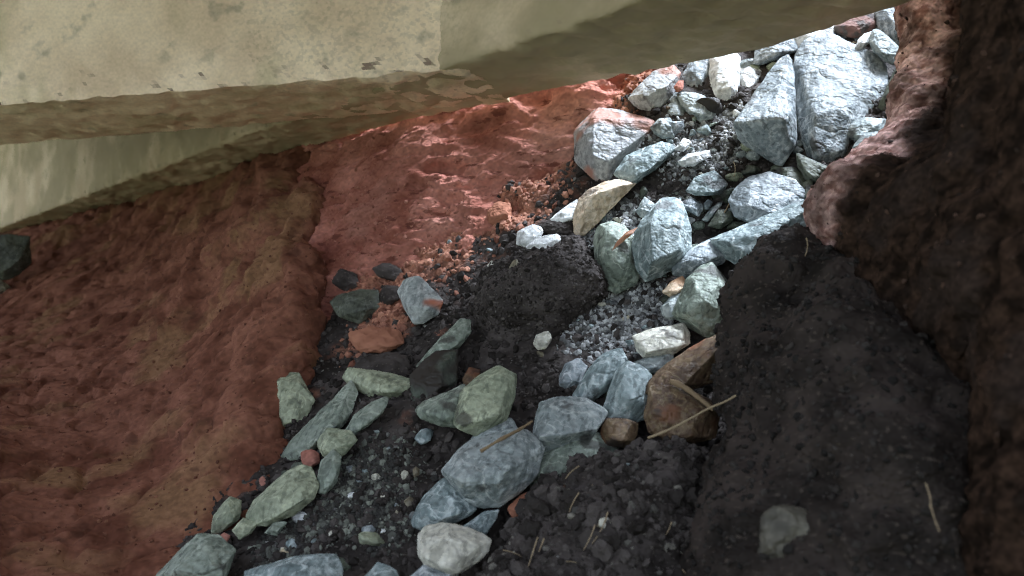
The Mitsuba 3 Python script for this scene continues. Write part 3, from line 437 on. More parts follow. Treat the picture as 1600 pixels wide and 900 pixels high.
# ---------------------------------------------------------------- rocks
ROCKS = [  # name, category, label, material, surface roughness, surveyed corner points
    ('boulder', 'boulder', 'largest rugged grey boulder of the pile, standing upright in the bright light at upper right', 'pale', 1.0, [[0.867,2.667,1.785],[0.899,2.692,1.836],[0.943,2.693,1.856],[0.986,2.693,1.864],[1.024,2.68,1.828],[1.066,2.66,1.802],[1.093,2.65,1.791],[1.108,2.623,1.748],[1.104,2.596,1.699],[1.08,2.577,1.656],[1.026,2.555,1.598],[0.997,2.549,1.57],[0.974,2.538,1.531],[0.967,2.523,1.483],[0.931,2.516,1.445],[0.894,2.516,1.431],[0.853,2.528,1.444],[0.833,2.54,1.468],[0.835,2.586,1.601],[0.917,2.597,1.718],[1.034,2.605,1.724],[0.86,2.449,1.551],[0.955,2.502,1.597],[0.844,2.447,1.476],[0.932,2.477,1.5],[0.945,2.778,1.771],[0.998,2.804,1.82],[1.048,2.791,1.801],[1.089,2.761,1.774],[1.089,2.707,1.71],[1.034,2.666,1.641],[0.998,2.649,1.596],[0.967,2.626,1.538],[0.918,2.639,1.539],[0.914,2.697,1.646]]),
    ('boulder', 'boulder', 'wedge boulder, bright above and dark green beneath, left of the largest boulder', 'pale', 1.0, [[0.64,2.552,1.56],[0.675,2.564,1.607],[0.725,2.58,1.668],[0.776,2.598,1.722],[0.798,2.621,1.771],[0.821,2.621,1.783],[0.833,2.617,1.762],[0.817,2.576,1.674],[0.806,2.536,1.575],[0.803,2.503,1.476],[0.787,2.498,1.453],[0.762,2.501,1.446],[0.719,2.515,1.474],[0.663,2.536,1.519],[0.635,2.481,1.559],[0.677,2.437,1.567],[0.747,2.425,1.557],[0.791,2.575,1.712],[0.797,2.491,1.607],[0.702,2.627,1.587],[0.759,2.654,1.658],[0.81,2.696,1.727],[0.832,2.692,1.721],[0.806,2.611,1.595],[0.79,2.573,1.514],[0.749,2.59,1.529]]),
    ('boulder', 'boulder', 'white sunlit boulder glaring in the light just under the edge of the concrete beam', 'white', 1.0, [[0.622,2.755,1.831],[0.675,2.755,1.843],[0.709,2.741,1.814],[0.705,2.713,1.75],[0.698,2.693,1.697],[0.663,2.682,1.655],[0.634,2.683,1.647],[0.613,2.699,1.687],[0.613,2.724,1.753],[0.674,2.685,1.75],[0.659,2.651,1.706],[0.624,2.662,1.697],[0.624,2.672,1.731],[0.637,2.693,1.786],[0.651,2.803,1.817],[0.704,2.789,1.805],[0.693,2.741,1.727],[0.651,2.731,1.694],[0.642,2.773,1.765]]),
    ('boulder', 'boulder', 'white sunlit boulder squeezed between the glaring white one and the wedge boulder', 'white', 1.0, [[0.707,2.743,1.803],[0.748,2.738,1.793],[0.778,2.723,1.769],[0.748,2.704,1.716],[0.711,2.691,1.657],[0.7,2.703,1.698],[0.74,2.709,1.77],[0.743,2.69,1.734],[0.721,2.674,1.701],[0.708,2.7,1.748],[0.727,2.774,1.791],[0.752,2.769,1.785],[0.769,2.754,1.768],[0.748,2.735,1.733],[0.723,2.722,1.694],[0.718,2.734,1.721]]),
    ('rock', 'rock', 'smooth pale rock touching the left side of the glaring white boulder', 'pale', 1.0, [[0.533,2.75,1.74],[0.539,2.763,1.772],[0.567,2.777,1.813],[0.6,2.783,1.839],[0.633,2.783,1.847],[0.625,2.758,1.783],[0.603,2.742,1.738],[0.58,2.731,1.703],[0.558,2.738,1.717],[0.583,2.711,1.742],[0.56,2.738,1.775],[0.598,2.728,1.772],[0.559,2.785,1.762],[0.582,2.813,1.811],[0.624,2.818,1.833],[0.602,2.777,1.76],[0.574,2.773,1.746]]),
    ('rock', 'rock', 'blue grey slanted rock below the pale one, pointing down right to the gravel', 'grey', 1.0, [[0.505,2.669,1.683],[0.552,2.668,1.691],[0.58,2.659,1.673],[0.607,2.64,1.625],[0.598,2.634,1.605],[0.566,2.633,1.589],[0.538,2.643,1.614],[0.514,2.656,1.649],[0.569,2.628,1.653],[0.561,2.61,1.613],[0.535,2.617,1.621],[0.539,2.635,1.658],[0.533,2.701,1.678],[0.579,2.691,1.67],[0.588,2.666,1.625],[0.551,2.675,1.632]]),
    ('rock', 'rock', 'lumpy grey rock leaning against the left of the slanted blue grey rock', 'grey', 1.0, [[0.465,2.677,1.634],[0.478,2.69,1.677],[0.51,2.694,1.694],[0.524,2.677,1.65],[0.542,2.664,1.616],[0.488,2.666,1.608],[0.5,2.641,1.619],[0.478,2.649,1.627],[0.49,2.665,1.658],[0.508,2.664,1.652],[0.483,2.702,1.644],[0.492,2.715,1.672],[0.512,2.719,1.683],[0.52,2.702,1.654],[0.53,2.689,1.631],[0.497,2.691,1.627]]),
    ('rock', 'rock', 'small rounded rock at the right tip of the reddish boulder', 'grey', 1.0, [[0.416,2.625,1.572],[0.439,2.627,1.596],[0.469,2.624,1.599],[0.481,2.615,1.574],[0.475,2.605,1.537],[0.454,2.606,1.534],[0.426,2.617,1.555],[0.466,2.601,1.571],[0.44,2.596,1.55],[0.441,2.603,1.583],[0.434,2.647,1.576],[0.467,2.646,1.592],[0.47,2.627,1.552],[0.44,2.64,1.564]]),
    ('rock', 'rock', 'grey rock dusted with red clay above a dark hollow, under the beam edge', 'clayed', 1.0, [[0.37,2.733,1.692],[0.4,2.722,1.725],[0.439,2.737,1.765],[0.495,2.741,1.79],[0.516,2.725,1.762],[0.496,2.703,1.708],[0.475,2.687,1.664],[0.449,2.683,1.639],[0.393,2.704,1.656],[0.407,2.666,1.688],[0.465,2.663,1.707],[0.491,2.719,1.768],[0.407,2.778,1.712],[0.45,2.782,1.759],[0.498,2.769,1.755],[0.47,2.732,1.69],[0.42,2.748,1.687]]),
    ('boulder', 'boulder', 'big flat faced boulder with orange clay edge at the end of the red clay wall', 'clayed', 1.0, [[0.202,2.75,1.621],[0.25,2.75,1.66],[0.334,2.718,1.638],[0.423,2.654,1.59],[0.416,2.65,1.572],[0.344,2.646,1.515],[0.297,2.637,1.467],[0.282,2.63,1.414],[0.245,2.642,1.435],[0.201,2.694,1.489],[0.252,2.664,1.608],[0.391,2.628,1.578],[0.285,2.585,1.488],[0.245,2.592,1.498],[0.243,2.822,1.616],[0.326,2.79,1.624],[0.376,2.722,1.577],[0.299,2.709,1.509],[0.267,2.714,1.489]]),
    ('rock', 'rock', 'flat blue rock with pale veins lying under the big flat faced boulder', 'blue', 1.0, [[0.307,2.58,1.43],[0.342,2.592,1.483],[0.395,2.589,1.503],[0.456,2.586,1.524],[0.469,2.575,1.493],[0.408,2.566,1.434],[0.346,2.565,1.394],[0.397,2.528,1.437],[0.365,2.526,1.416],[0.356,2.553,1.466],[0.377,2.545,1.471],[0.43,2.546,1.474],[0.342,2.622,1.449],[0.398,2.631,1.496],[0.444,2.617,1.489],[0.366,2.606,1.425]]),
    ('rock', 'rock', 'dark olive rock wedged beneath the foot of the largest boulder', 'dark', 1.0, [[0.797,2.462,1.464],[0.834,2.446,1.433],[0.879,2.434,1.42],[0.883,2.426,1.397],[0.841,2.425,1.376],[0.813,2.437,1.392],[0.8,2.45,1.423],[0.828,2.428,1.423],[0.85,2.41,1.415],[0.824,2.402,1.389],[0.808,2.415,1.406],[0.824,2.488,1.451],[0.872,2.46,1.421],[0.846,2.452,1.393],[0.824,2.476,1.424]]),
    ('rock', 'rock', 'angular grey rock between the largest boulder and the earth bank', 'grey', 1.0, [[0.95,2.493,1.551],[0.996,2.491,1.568],[1.05,2.481,1.566],[1.038,2.464,1.522],[0.991,2.471,1.517],[0.965,2.471,1.502],[0.948,2.481,1.519],[0.966,2.47,1.546],[0.989,2.458,1.546],[1.009,2.449,1.539],[0.987,2.444,1.523],[0.965,2.444,1.511],[0.98,2.522,1.554],[1.041,2.51,1.562],[1.003,2.499,1.53],[0.977,2.509,1.533]]),
    ('rock', 'rock', 'grey chunk just above the red knob of the earth bank', 'grey', 1.0, [[0.94,2.423,1.475],[0.967,2.43,1.508],[1.011,2.425,1.521],[1.014,2.415,1.484],[0.98,2.412,1.458],[0.954,2.415,1.455],[0.975,2.396,1.469],[0.943,2.399,1.474],[0.969,2.402,1.495],[0.994,2.395,1.486],[0.965,2.447,1.484],[0.983,2.453,1.505],[1.01,2.448,1.513],[1.01,2.439,1.489],[0.988,2.435,1.473],[0.972,2.438,1.471]]),
    ('rock', 'rock', 'jagged bright rock highest against the dark beam, left of the crack', 'pale', 1.0, [[0.751,2.713,1.794],[0.772,2.744,1.86],[0.819,2.764,1.903],[0.873,2.769,1.929],[0.882,2.731,1.84],[0.824,2.718,1.812],[0.774,2.711,1.794],[0.848,2.719,1.864],[0.819,2.685,1.821],[0.809,2.689,1.818],[0.794,2.711,1.853],[0.813,2.724,1.877],[0.787,2.752,1.826],[0.835,2.803,1.9],[0.871,2.77,1.857],[0.801,2.75,1.825]]),
    ('rock', 'rock', 'bright white rock right of the crack, pressed up to the beam', 'white', 1.0, [[0.881,2.789,1.927],[0.923,2.798,1.949],[0.969,2.8,1.952],[1.007,2.805,1.959],[1.024,2.796,1.938],[1.007,2.772,1.893],[0.965,2.768,1.884],[0.925,2.759,1.864],[0.895,2.752,1.85],[0.98,2.765,1.919],[0.938,2.73,1.882],[0.904,2.744,1.903],[0.937,2.761,1.925],[0.92,2.826,1.935],[0.976,2.838,1.952],[1.01,2.833,1.942],[0.97,2.806,1.905],[0.924,2.79,1.882]]),
    ('soil_clod', 'soil clod', 'reddish gravelly soil clod behind the top of the largest boulder', 'redsoil', 2, [[1.025,2.809,1.942],[1.088,2.813,1.969],[1.146,2.822,1.997],[1.17,2.812,1.981],[1.15,2.783,1.924],[1.095,2.77,1.888],[1.041,2.787,1.906],[1.123,2.761,1.938],[1.092,2.752,1.909],[1.036,2.765,1.927],[1.083,2.776,1.95],[1.069,2.845,1.955],[1.147,2.858,1.991],[1.144,2.82,1.94],[1.076,2.824,1.93]]),
    ('rock', 'rock', 'small tooth shaped white rock on the shoulder of the largest boulder', 'white', 1.0, [[1.041,2.664,1.823],[1.055,2.678,1.851],[1.079,2.688,1.874],[1.102,2.689,1.882],[1.09,2.673,1.849],[1.056,2.662,1.818],[1.088,2.674,1.865],[1.068,2.658,1.839],[1.057,2.661,1.845],[1.057,2.679,1.836],[1.068,2.694,1.856],[1.084,2.704,1.871],[1.099,2.705,1.876],[1.089,2.689,1.854],[1.066,2.678,1.834]]),
    ('rock', 'rock', 'glossy angular rock slanting down beside the upper end of the earth bank', 'grey', 1.0, [[1.082,2.649,1.846],[1.101,2.656,1.883],[1.126,2.652,1.858],[1.151,2.632,1.825],[1.159,2.615,1.796],[1.124,2.606,1.761],[1.103,2.61,1.783],[1.083,2.624,1.803],[1.085,2.616,1.822],[1.124,2.613,1.824],[1.093,2.588,1.789],[1.111,2.679,1.847],[1.139,2.682,1.856],[1.154,2.645,1.812],[1.118,2.64,1.804]]),
    ('boulder', 'boulder', 'smooth pale boulder in the topmost right corner of the rubble', 'pale', 1.0, [[1.156,2.798,1.968],[1.186,2.819,2.012],[1.242,2.834,2.047],[1.308,2.834,2.051],[1.292,2.799,1.98],[1.243,2.748,1.881],[1.206,2.747,1.857],[1.17,2.756,1.892],[1.202,2.71,1.9],[1.181,2.774,1.978],[1.247,2.78,1.996],[1.206,2.85,1.984],[1.266,2.885,2.038],[1.292,2.851,1.992],[1.229,2.799,1.907]]),
    ('rock', 'rock', 'thin dark slab standing on edge along the earth bank', 'dark', 1.0, [[1.055,2.536,1.612],[1.091,2.559,1.674],[1.125,2.583,1.73],[1.148,2.583,1.768],[1.144,2.567,1.691],[1.104,2.537,1.627],[1.073,2.536,1.601],[1.112,2.552,1.709],[1.104,2.521,1.656],[1.08,2.524,1.656],[1.084,2.564,1.64],[1.136,2.612,1.718],[1.144,2.595,1.692],[1.095,2.564,1.633]]),
    ('rock', 'rock', 'cream and tan boulder beside the gravel in the middle of the slope', 'cream', 1.0, [[0.184,2.54,1.294],[0.2,2.554,1.351],[0.231,2.553,1.379],[0.277,2.547,1.399],[0.313,2.539,1.394],[0.345,2.533,1.385],[0.321,2.528,1.363],[0.265,2.527,1.326],[0.228,2.522,1.283],[0.2,2.516,1.24],[0.185,2.528,1.261],[0.235,2.499,1.353],[0.3,2.51,1.375],[0.203,2.498,1.298],[0.211,2.582,1.316],[0.241,2.596,1.37],[0.292,2.582,1.378],[0.297,2.571,1.358],[0.238,2.565,1.308],[0.211,2.57,1.294]]),
    ('rock', 'rock', 'smooth white stone at the left foot of the cream and tan boulder', 'white', 1.0, [[0.116,2.586,1.296],[0.141,2.59,1.319],[0.187,2.584,1.348],[0.191,2.562,1.293],[0.153,2.57,1.284],[0.13,2.574,1.279],[0.146,2.567,1.312],[0.178,2.561,1.32],[0.168,2.544,1.292],[0.154,2.552,1.294],[0.134,2.608,1.303],[0.15,2.612,1.318],[0.179,2.606,1.336],[0.18,2.584,1.3],[0.157,2.592,1.296],[0.143,2.596,1.293]]),
    ('rock', 'rock', 'upper one of two white stones lying bent together on dark soil', 'white', 1.0, [[0.017,2.537,1.22],[0.019,2.559,1.255],[0.059,2.555,1.272],[0.088,2.541,1.263],[0.079,2.528,1.234],[0.047,2.522,1.208],[0.039,2.533,1.25],[0.056,2.534,1.258],[0.062,2.509,1.234],[0.038,2.513,1.225],[0.029,2.56,1.23],[0.031,2.582,1.253],[0.056,2.578,1.263],[0.074,2.565,1.257],[0.068,2.551,1.239],[0.049,2.545,1.222]]),
    ('rock', 'rock', 'lower one of two white stones lying bent together on dark soil', 'white', 1.0, [[0.036,2.483,1.201],[0.077,2.489,1.232],[0.122,2.483,1.239],[0.141,2.471,1.221],[0.121,2.463,1.199],[0.068,2.467,1.185],[0.071,2.459,1.211],[0.101,2.458,1.222],[0.092,2.451,1.2],[0.058,2.508,1.207],[0.084,2.514,1.227],[0.112,2.507,1.231],[0.123,2.495,1.22],[0.111,2.488,1.206],[0.077,2.492,1.197]]),
    ('boulder', 'boulder', 'mossy green rock with a dry brown leaf on it', 'green', 1.0, [[0.23,2.445,1.212],[0.244,2.459,1.261],[0.275,2.454,1.268],[0.309,2.442,1.253],[0.333,2.423,1.214],[0.345,2.399,1.147],[0.336,2.388,1.109],[0.279,2.388,1.083],[0.247,2.396,1.095],[0.233,2.421,1.154],[0.261,2.405,1.235],[0.299,2.362,1.196],[0.29,2.361,1.128],[0.244,2.377,1.172],[0.257,2.499,1.202],[0.287,2.508,1.238],[0.322,2.478,1.203],[0.323,2.443,1.135],[0.267,2.451,1.127]]),
    ('boulder', 'boulder', 'tall blue green boulder with one bright and one dark face in the middle', 'blue', 1.0, [[0.331,2.381,1.186],[0.342,2.399,1.239],[0.384,2.41,1.288],[0.412,2.421,1.331],[0.441,2.418,1.333],[0.47,2.404,1.301],[0.481,2.389,1.259],[0.473,2.368,1.192],[0.452,2.358,1.157],[0.399,2.352,1.122],[0.36,2.353,1.112],[0.337,2.367,1.145],[0.371,2.34,1.254],[0.364,2.287,1.157],[0.425,2.346,1.28],[0.434,2.309,1.187],[0.425,2.393,1.308],[0.369,2.446,1.203],[0.405,2.475,1.269],[0.442,2.482,1.298],[0.466,2.454,1.25],[0.445,2.423,1.184],[0.387,2.418,1.155]]),
    ('rock', 'rock', 'small rock poking from the gravel left of the tall blue green boulder', 'grey', 1.0, [[0.351,2.5,1.304],[0.377,2.512,1.347],[0.402,2.501,1.326],[0.382,2.488,1.281],[0.383,2.484,1.307],[0.365,2.486,1.313],[0.384,2.492,1.325],[0.364,2.518,1.31],[0.38,2.529,1.338],[0.396,2.518,1.324],[0.382,2.505,1.295]]),
    ('rock', 'rock', 'pale grey rock right of the foot of the tall blue green boulder', 'pale', 1.0, [[0.43,2.343,1.139],[0.449,2.351,1.17],[0.485,2.354,1.189],[0.529,2.358,1.215],[0.564,2.338,1.169],[0.548,2.333,1.15],[0.497,2.332,1.131],[0.463,2.329,1.111],[0.432,2.337,1.123],[0.457,2.306,1.154],[0.47,2.317,1.17],[0.517,2.322,1.184],[0.527,2.3,1.163],[0.491,2.301,1.144],[0.462,2.379,1.149],[0.498,2.391,1.181],[0.546,2.374,1.168],[0.504,2.369,1.144],[0.463,2.374,1.139]]),
    ('boulder', 'boulder', 'angular boulder half pale half dark green beside the dark soil heap', 'green', 1.0, [[0.428,2.264,1.049],[0.453,2.279,1.099],[0.487,2.287,1.13],[0.515,2.286,1.139],[0.551,2.27,1.108],[0.567,2.25,1.062],[0.547,2.23,1.005],[0.508,2.217,0.962],[0.442,2.23,0.978],[0.414,2.249,1.013],[0.446,2.223,1.088],[0.475,2.179,1.05],[0.5,2.18,1.0],[0.523,2.23,1.097],[0.424,2.196,1.016],[0.466,2.322,1.049],[0.505,2.345,1.101],[0.544,2.329,1.087],[0.539,2.288,1.021],[0.472,2.289,1.003]]),
    ('rock', 'rock', 'rough grey rock left of the half dark angular boulder', 'grey', 1.0, [[0.386,2.288,1.033],[0.414,2.296,1.06],[0.444,2.297,1.073],[0.429,2.271,1.005],[0.39,2.274,1.005],[0.426,2.272,1.051],[0.409,2.251,1.015],[0.403,2.272,1.043],[0.401,2.309,1.033],[0.419,2.318,1.05],[0.438,2.319,1.058],[0.427,2.292,1.016],[0.403,2.296,1.016]]),
    ('rock', 'rock', 'small cream stone stuck above the rough grey rock', 'cream', 1.0, [[0.392,2.308,1.072],[0.418,2.315,1.099],[0.444,2.317,1.112],[0.457,2.308,1.092],[0.442,2.303,1.073],[0.415,2.302,1.06],[0.409,2.288,1.075],[0.417,2.299,1.092],[0.428,2.302,1.096],[0.435,2.29,1.08],[0.426,2.288,1.073],[0.408,2.327,1.077],[0.425,2.333,1.094],[0.441,2.335,1.102],[0.449,2.326,1.089],[0.439,2.321,1.078],[0.422,2.32,1.069]]),
    ('rock', 'rock', 'bright cream white block lying alone on the gravel', 'cwhite', 1.0, [[0.308,2.215,0.959],[0.36,2.22,0.978],[0.42,2.224,0.995],[0.434,2.208,0.965],[0.432,2.198,0.943],[0.394,2.187,0.917],[0.333,2.183,0.904],[0.316,2.196,0.926],[0.314,2.181,0.95],[0.33,2.16,0.925],[0.413,2.187,0.976],[0.405,2.162,0.938],[0.339,2.253,0.954],[0.41,2.262,0.977],[0.416,2.236,0.944],[0.353,2.221,0.92]]),
    ('rock', 'rock', 'flat grey stone beneath the bright cream white block', 'grey', 1.0, [[0.299,2.187,0.893],[0.343,2.195,0.912],[0.396,2.197,0.921],[0.385,2.176,0.879],[0.328,2.172,0.869],[0.369,2.17,0.908],[0.342,2.153,0.884],[0.34,2.176,0.905],[0.323,2.211,0.892],[0.351,2.219,0.904],[0.384,2.221,0.909],[0.376,2.2,0.884],[0.34,2.196,0.877]]),
    ('rock', 'rock', 'long rounded blue green rock lying diagonally in the lower middle', 'blue', 1.0, [[0.15,2.125,0.823],[0.186,2.155,0.876],[0.219,2.176,0.914],[0.259,2.179,0.929],[0.278,2.167,0.908],[0.268,2.151,0.879],[0.23,2.13,0.838],[0.19,2.115,0.807],[0.158,2.118,0.811],[0.22,2.107,0.856],[0.199,2.087,0.837],[0.181,2.111,0.858],[0.211,2.129,0.886],[0.234,2.138,0.9],[0.177,2.163,0.837],[0.223,2.214,0.893],[0.259,2.206,0.89],[0.228,2.168,0.846],[0.182,2.156,0.83]]),
    ('rock', 'rock', 'pale veined rock propped on the left of the long rounded rock', 'pale', 1.0, [[0.111,2.169,0.847],[0.138,2.198,0.896],[0.162,2.201,0.907],[0.186,2.186,0.882],[0.171,2.166,0.847],[0.143,2.159,0.829],[0.124,2.141,0.852],[0.15,2.172,0.886],[0.165,2.168,0.876],[0.152,2.149,0.854],[0.127,2.195,0.853],[0.144,2.224,0.883],[0.16,2.226,0.89],[0.174,2.211,0.875],[0.165,2.191,0.853],[0.147,2.184,0.842]]),
    ('boulder', 'boulder', 'upright pale blue rock with a white ridge, right of the dark gap', 'blue', 1.0, [[0.21,2.054,0.785],[0.235,2.081,0.836],[0.25,2.105,0.877],[0.274,2.113,0.895],[0.303,2.106,0.885],[0.322,2.093,0.865],[0.322,2.062,0.808],[0.3,2.046,0.777],[0.257,2.043,0.765],[0.22,2.046,0.769],[0.26,2.062,0.867],[0.245,2.025,0.833],[0.275,2.015,0.819],[0.296,2.06,0.859],[0.237,2.099,0.796],[0.265,2.15,0.853],[0.299,2.151,0.858],[0.309,2.107,0.81],[0.267,2.088,0.784]]),
    ('boulder', 'boulder', 'squat veined grey rock below the long rounded rock', 'grey', 1.0, [[0.058,2.004,0.77],[0.07,2.025,0.808],[0.105,2.032,0.819],[0.182,2.028,0.816],[0.209,2.017,0.797],[0.207,2.001,0.767],[0.185,1.988,0.738],[0.142,1.984,0.73],[0.071,1.977,0.714],[0.053,1.985,0.73],[0.083,1.987,0.8],[0.178,1.987,0.8],[0.067,1.937,0.75],[0.182,1.951,0.762],[0.125,1.935,0.757],[0.086,2.056,0.764],[0.117,2.083,0.794],[0.182,2.068,0.781],[0.167,2.039,0.744],[0.094,2.028,0.729]]),
    ('boulder', 'boulder', 'rounded green grey boulder half buried by the dark soil mound', 'green', 1.0, [[0.047,1.984,0.684],[0.073,1.995,0.711],[0.111,2.003,0.73],[0.162,2.012,0.749],[0.227,2.0,0.722],[0.213,1.984,0.684],[0.141,1.97,0.659],[0.095,1.958,0.636],[0.063,1.941,0.604],[0.048,1.952,0.623],[0.147,1.952,0.721],[0.158,1.935,0.687],[0.119,1.92,0.671],[0.071,1.916,0.68],[0.105,1.957,0.707],[0.079,2.036,0.677],[0.12,2.055,0.705],[0.193,2.052,0.7],[0.138,2.022,0.661],[0.087,1.993,0.628]]),
    ('rock', 'rock', 'small brown grey rock tucked above the dark soil mound', 'brown', 1.0, [[0.198,1.999,0.756],[0.215,2.008,0.775],[0.256,2.006,0.775],[0.279,2.002,0.767],[0.273,1.988,0.735],[0.246,1.983,0.721],[0.212,1.985,0.725],[0.26,1.983,0.766],[0.241,1.957,0.738],[0.221,1.963,0.741],[0.225,1.981,0.765],[0.217,2.026,0.75],[0.254,2.032,0.762],[0.263,2.015,0.737],[0.225,2.011,0.732]]),
    ('boulder', 'boulder', 'large blunt grey boulder with a dry twig lying across its top', 'grey', 1.0, [[-0.144,1.926,0.68],[-0.122,1.933,0.702],[-0.084,1.943,0.732],[-0.021,1.948,0.753],[0.031,1.945,0.756],[0.061,1.923,0.716],[0.045,1.902,0.672],[0.019,1.89,0.646],[-0.028,1.874,0.614],[-0.054,1.873,0.608],[-0.09,1.885,0.62],[-0.119,1.907,0.651],[-0.102,1.895,0.708],[0.0,1.902,0.741],[-0.112,1.847,0.676],[-0.013,1.828,0.692],[-0.052,1.831,0.64],[-0.107,1.992,0.67],[-0.068,2.009,0.702],[0.005,2.011,0.717],[0.015,1.968,0.666],[-0.032,1.94,0.63],[-0.072,1.951,0.633]]),
    ('rock', 'rock', 'grey rock behind the twig, on top of the large blunt boulder', 'grey', 1.0, [[-0.098,2.035,0.72],[-0.076,2.044,0.743],[-0.041,2.051,0.762],[-0.007,2.053,0.77],[0.009,2.037,0.744],[-0.036,2.031,0.723],[-0.08,2.025,0.704],[-0.016,2.022,0.757],[-0.034,2.007,0.734],[-0.049,2.012,0.729],[-0.061,2.011,0.743],[-0.048,2.02,0.751],[-0.079,2.061,0.724],[-0.043,2.077,0.749],[-0.012,2.063,0.739],[-0.067,2.051,0.714]]),
    ('rock', 'rock', 'dark blue rock low under the large blunt boulder', 'blue', 1.0, [[-0.208,1.89,0.578],[-0.184,1.916,0.622],[-0.149,1.923,0.653],[-0.116,1.911,0.642],[-0.081,1.882,0.6],[-0.114,1.873,0.578],[-0.177,1.872,0.561],[-0.199,1.878,0.565],[-0.183,1.858,0.601],[-0.137,1.872,0.633],[-0.11,1.838,0.606],[-0.144,1.841,0.593],[-0.189,1.929,0.579],[-0.152,1.962,0.624],[-0.108,1.921,0.594],[-0.168,1.911,0.57]]),
    ('boulder', 'boulder', 'tan and white block at the bottom edge with a grey top', 'cwhite', 1.0, [[-0.183,1.789,0.567],[-0.168,1.799,0.582],[-0.123,1.797,0.592],[-0.078,1.78,0.579],[-0.049,1.765,0.565],[-0.054,1.752,0.547],[-0.09,1.73,0.513],[-0.115,1.729,0.507],[-0.159,1.745,0.518],[-0.178,1.765,0.539],[-0.16,1.754,0.571],[-0.116,1.729,0.573],[-0.068,1.733,0.564],[-0.121,1.695,0.535],[-0.162,1.722,0.548],[-0.163,1.833,0.547],[-0.126,1.842,0.562],[-0.078,1.81,0.548],[-0.103,1.775,0.518],[-0.147,1.789,0.52]]),
    ('rock', 'rock', 'flat bluish stone behind the tan and white block', 'blue', 1.0, [[-0.103,1.848,0.571],[-0.059,1.86,0.598],[-0.024,1.86,0.604],[-0.053,1.836,0.564],[-0.073,1.834,0.557],[-0.057,1.842,0.595],[-0.056,1.825,0.573],[-0.072,1.827,0.586],[-0.089,1.868,0.57],[-0.061,1.88,0.586],[-0.039,1.88,0.589],[-0.057,1.856,0.567],[-0.07,1.854,0.562]]),
    ('clay_lump', 'clay lump', 'orange clay lump by the right foot of the large blunt boulder', 'orange', 1.8, [[-0.008,1.876,0.608],[0.015,1.887,0.627],[0.045,1.893,0.642],[0.04,1.875,0.611],[0.005,1.862,0.581],[0.005,1.854,0.611],[0.009,1.865,0.618],[0.03,1.869,0.626],[0.03,1.86,0.613],[0.021,1.856,0.607],[0.002,1.895,0.606],[0.017,1.905,0.617],[0.035,1.911,0.626],[0.033,1.893,0.608],[0.011,1.881,0.59]]),
    ('rock', 'rock', 'pale stone cut off by the bottom edge below the tan and white block', 'pale', 1.0, [[-0.195,1.704,0.508],[-0.167,1.716,0.527],[-0.115,1.698,0.513],[-0.12,1.68,0.491],[-0.18,1.686,0.489],[-0.146,1.683,0.52],[-0.143,1.661,0.504],[-0.163,1.663,0.504],[-0.164,1.69,0.522],[-0.182,1.728,0.499],[-0.165,1.74,0.51],[-0.132,1.721,0.504],[-0.134,1.703,0.492],[-0.172,1.709,0.49]]),
    ('boulder', 'boulder', 'fibrous yellow green rock standing against the red clay bank', 'ygreen', 1.0, [[-0.682,2.496,0.831],[-0.647,2.496,0.847],[-0.602,2.496,0.844],[-0.546,2.426,0.782],[-0.564,2.418,0.736],[-0.625,2.418,0.707],[-0.648,2.439,0.746],[-0.676,2.482,0.8],[-0.637,2.449,0.824],[-0.591,2.451,0.824],[-0.608,2.383,0.743],[-0.673,2.544,0.808],[-0.622,2.544,0.816],[-0.591,2.465,0.75],[-0.646,2.487,0.756]]),
    ('rock', 'rock', 'yellow green rock with black soil heaped on its top', 'ygreen', 1.0, [[-0.439,2.349,0.845],[-0.423,2.349,0.87],[-0.336,2.335,0.861],[-0.255,2.286,0.844],[-0.259,2.284,0.816],[-0.312,2.284,0.803],[-0.362,2.291,0.806],[-0.405,2.327,0.821],[-0.362,2.275,0.827],[-0.342,2.301,0.852],[-0.312,2.243,0.823],[-0.412,2.389,0.837],[-0.346,2.374,0.848],[-0.295,2.323,0.821],[-0.361,2.331,0.814]]),
    ('rock', 'rock', 'long slab sloping down left beside the red clay bank', 'green', 1.0, [[-0.571,2.248,0.665],[-0.554,2.27,0.699],[-0.509,2.284,0.746],[-0.471,2.298,0.785],[-0.422,2.299,0.836],[-0.403,2.277,0.804],[-0.41,2.24,0.767],[-0.431,2.224,0.732],[-0.479,2.227,0.697],[-0.526,2.223,0.656],[-0.472,2.253,0.766],[-0.435,2.189,0.741],[-0.472,2.19,0.715],[-0.489,2.234,0.744],[-0.546,2.294,0.686],[-0.509,2.331,0.736],[-0.456,2.345,0.793],[-0.444,2.286,0.751],[-0.486,2.273,0.707]]),
    ('rock', 'rock', 'oblong rock under the right end of the long slab', 'green', 1.0, [[-0.405,2.176,0.73],[-0.386,2.191,0.764],[-0.349,2.205,0.794],[-0.307,2.205,0.808],[-0.319,2.18,0.773],[-0.349,2.162,0.743],[-0.377,2.162,0.724],[-0.353,2.141,0.747],[-0.364,2.159,0.769],[-0.336,2.182,0.79],[-0.333,2.149,0.766],[-0.39,2.202,0.74],[-0.357,2.231,0.779],[-0.337,2.206,0.767],[-0.372,2.188,0.737]]),
    ('rock', 'rock', 'rough pale green rock at the lower end of the long slab', 'ygreen', 1.0, [[-0.467,2.157,0.706],[-0.446,2.157,0.734],[-0.39,2.132,0.731],[-0.373,2.114,0.715],[-0.393,2.109,0.689],[-0.424,2.11,0.667],[-0.454,2.131,0.676],[-0.439,2.13,0.721],[-0.398,2.096,0.707],[-0.439,2.107,0.69],[-0.458,2.185,0.7],[-0.408,2.161,0.717],[-0.408,2.138,0.691],[-0.448,2.16,0.682]]),
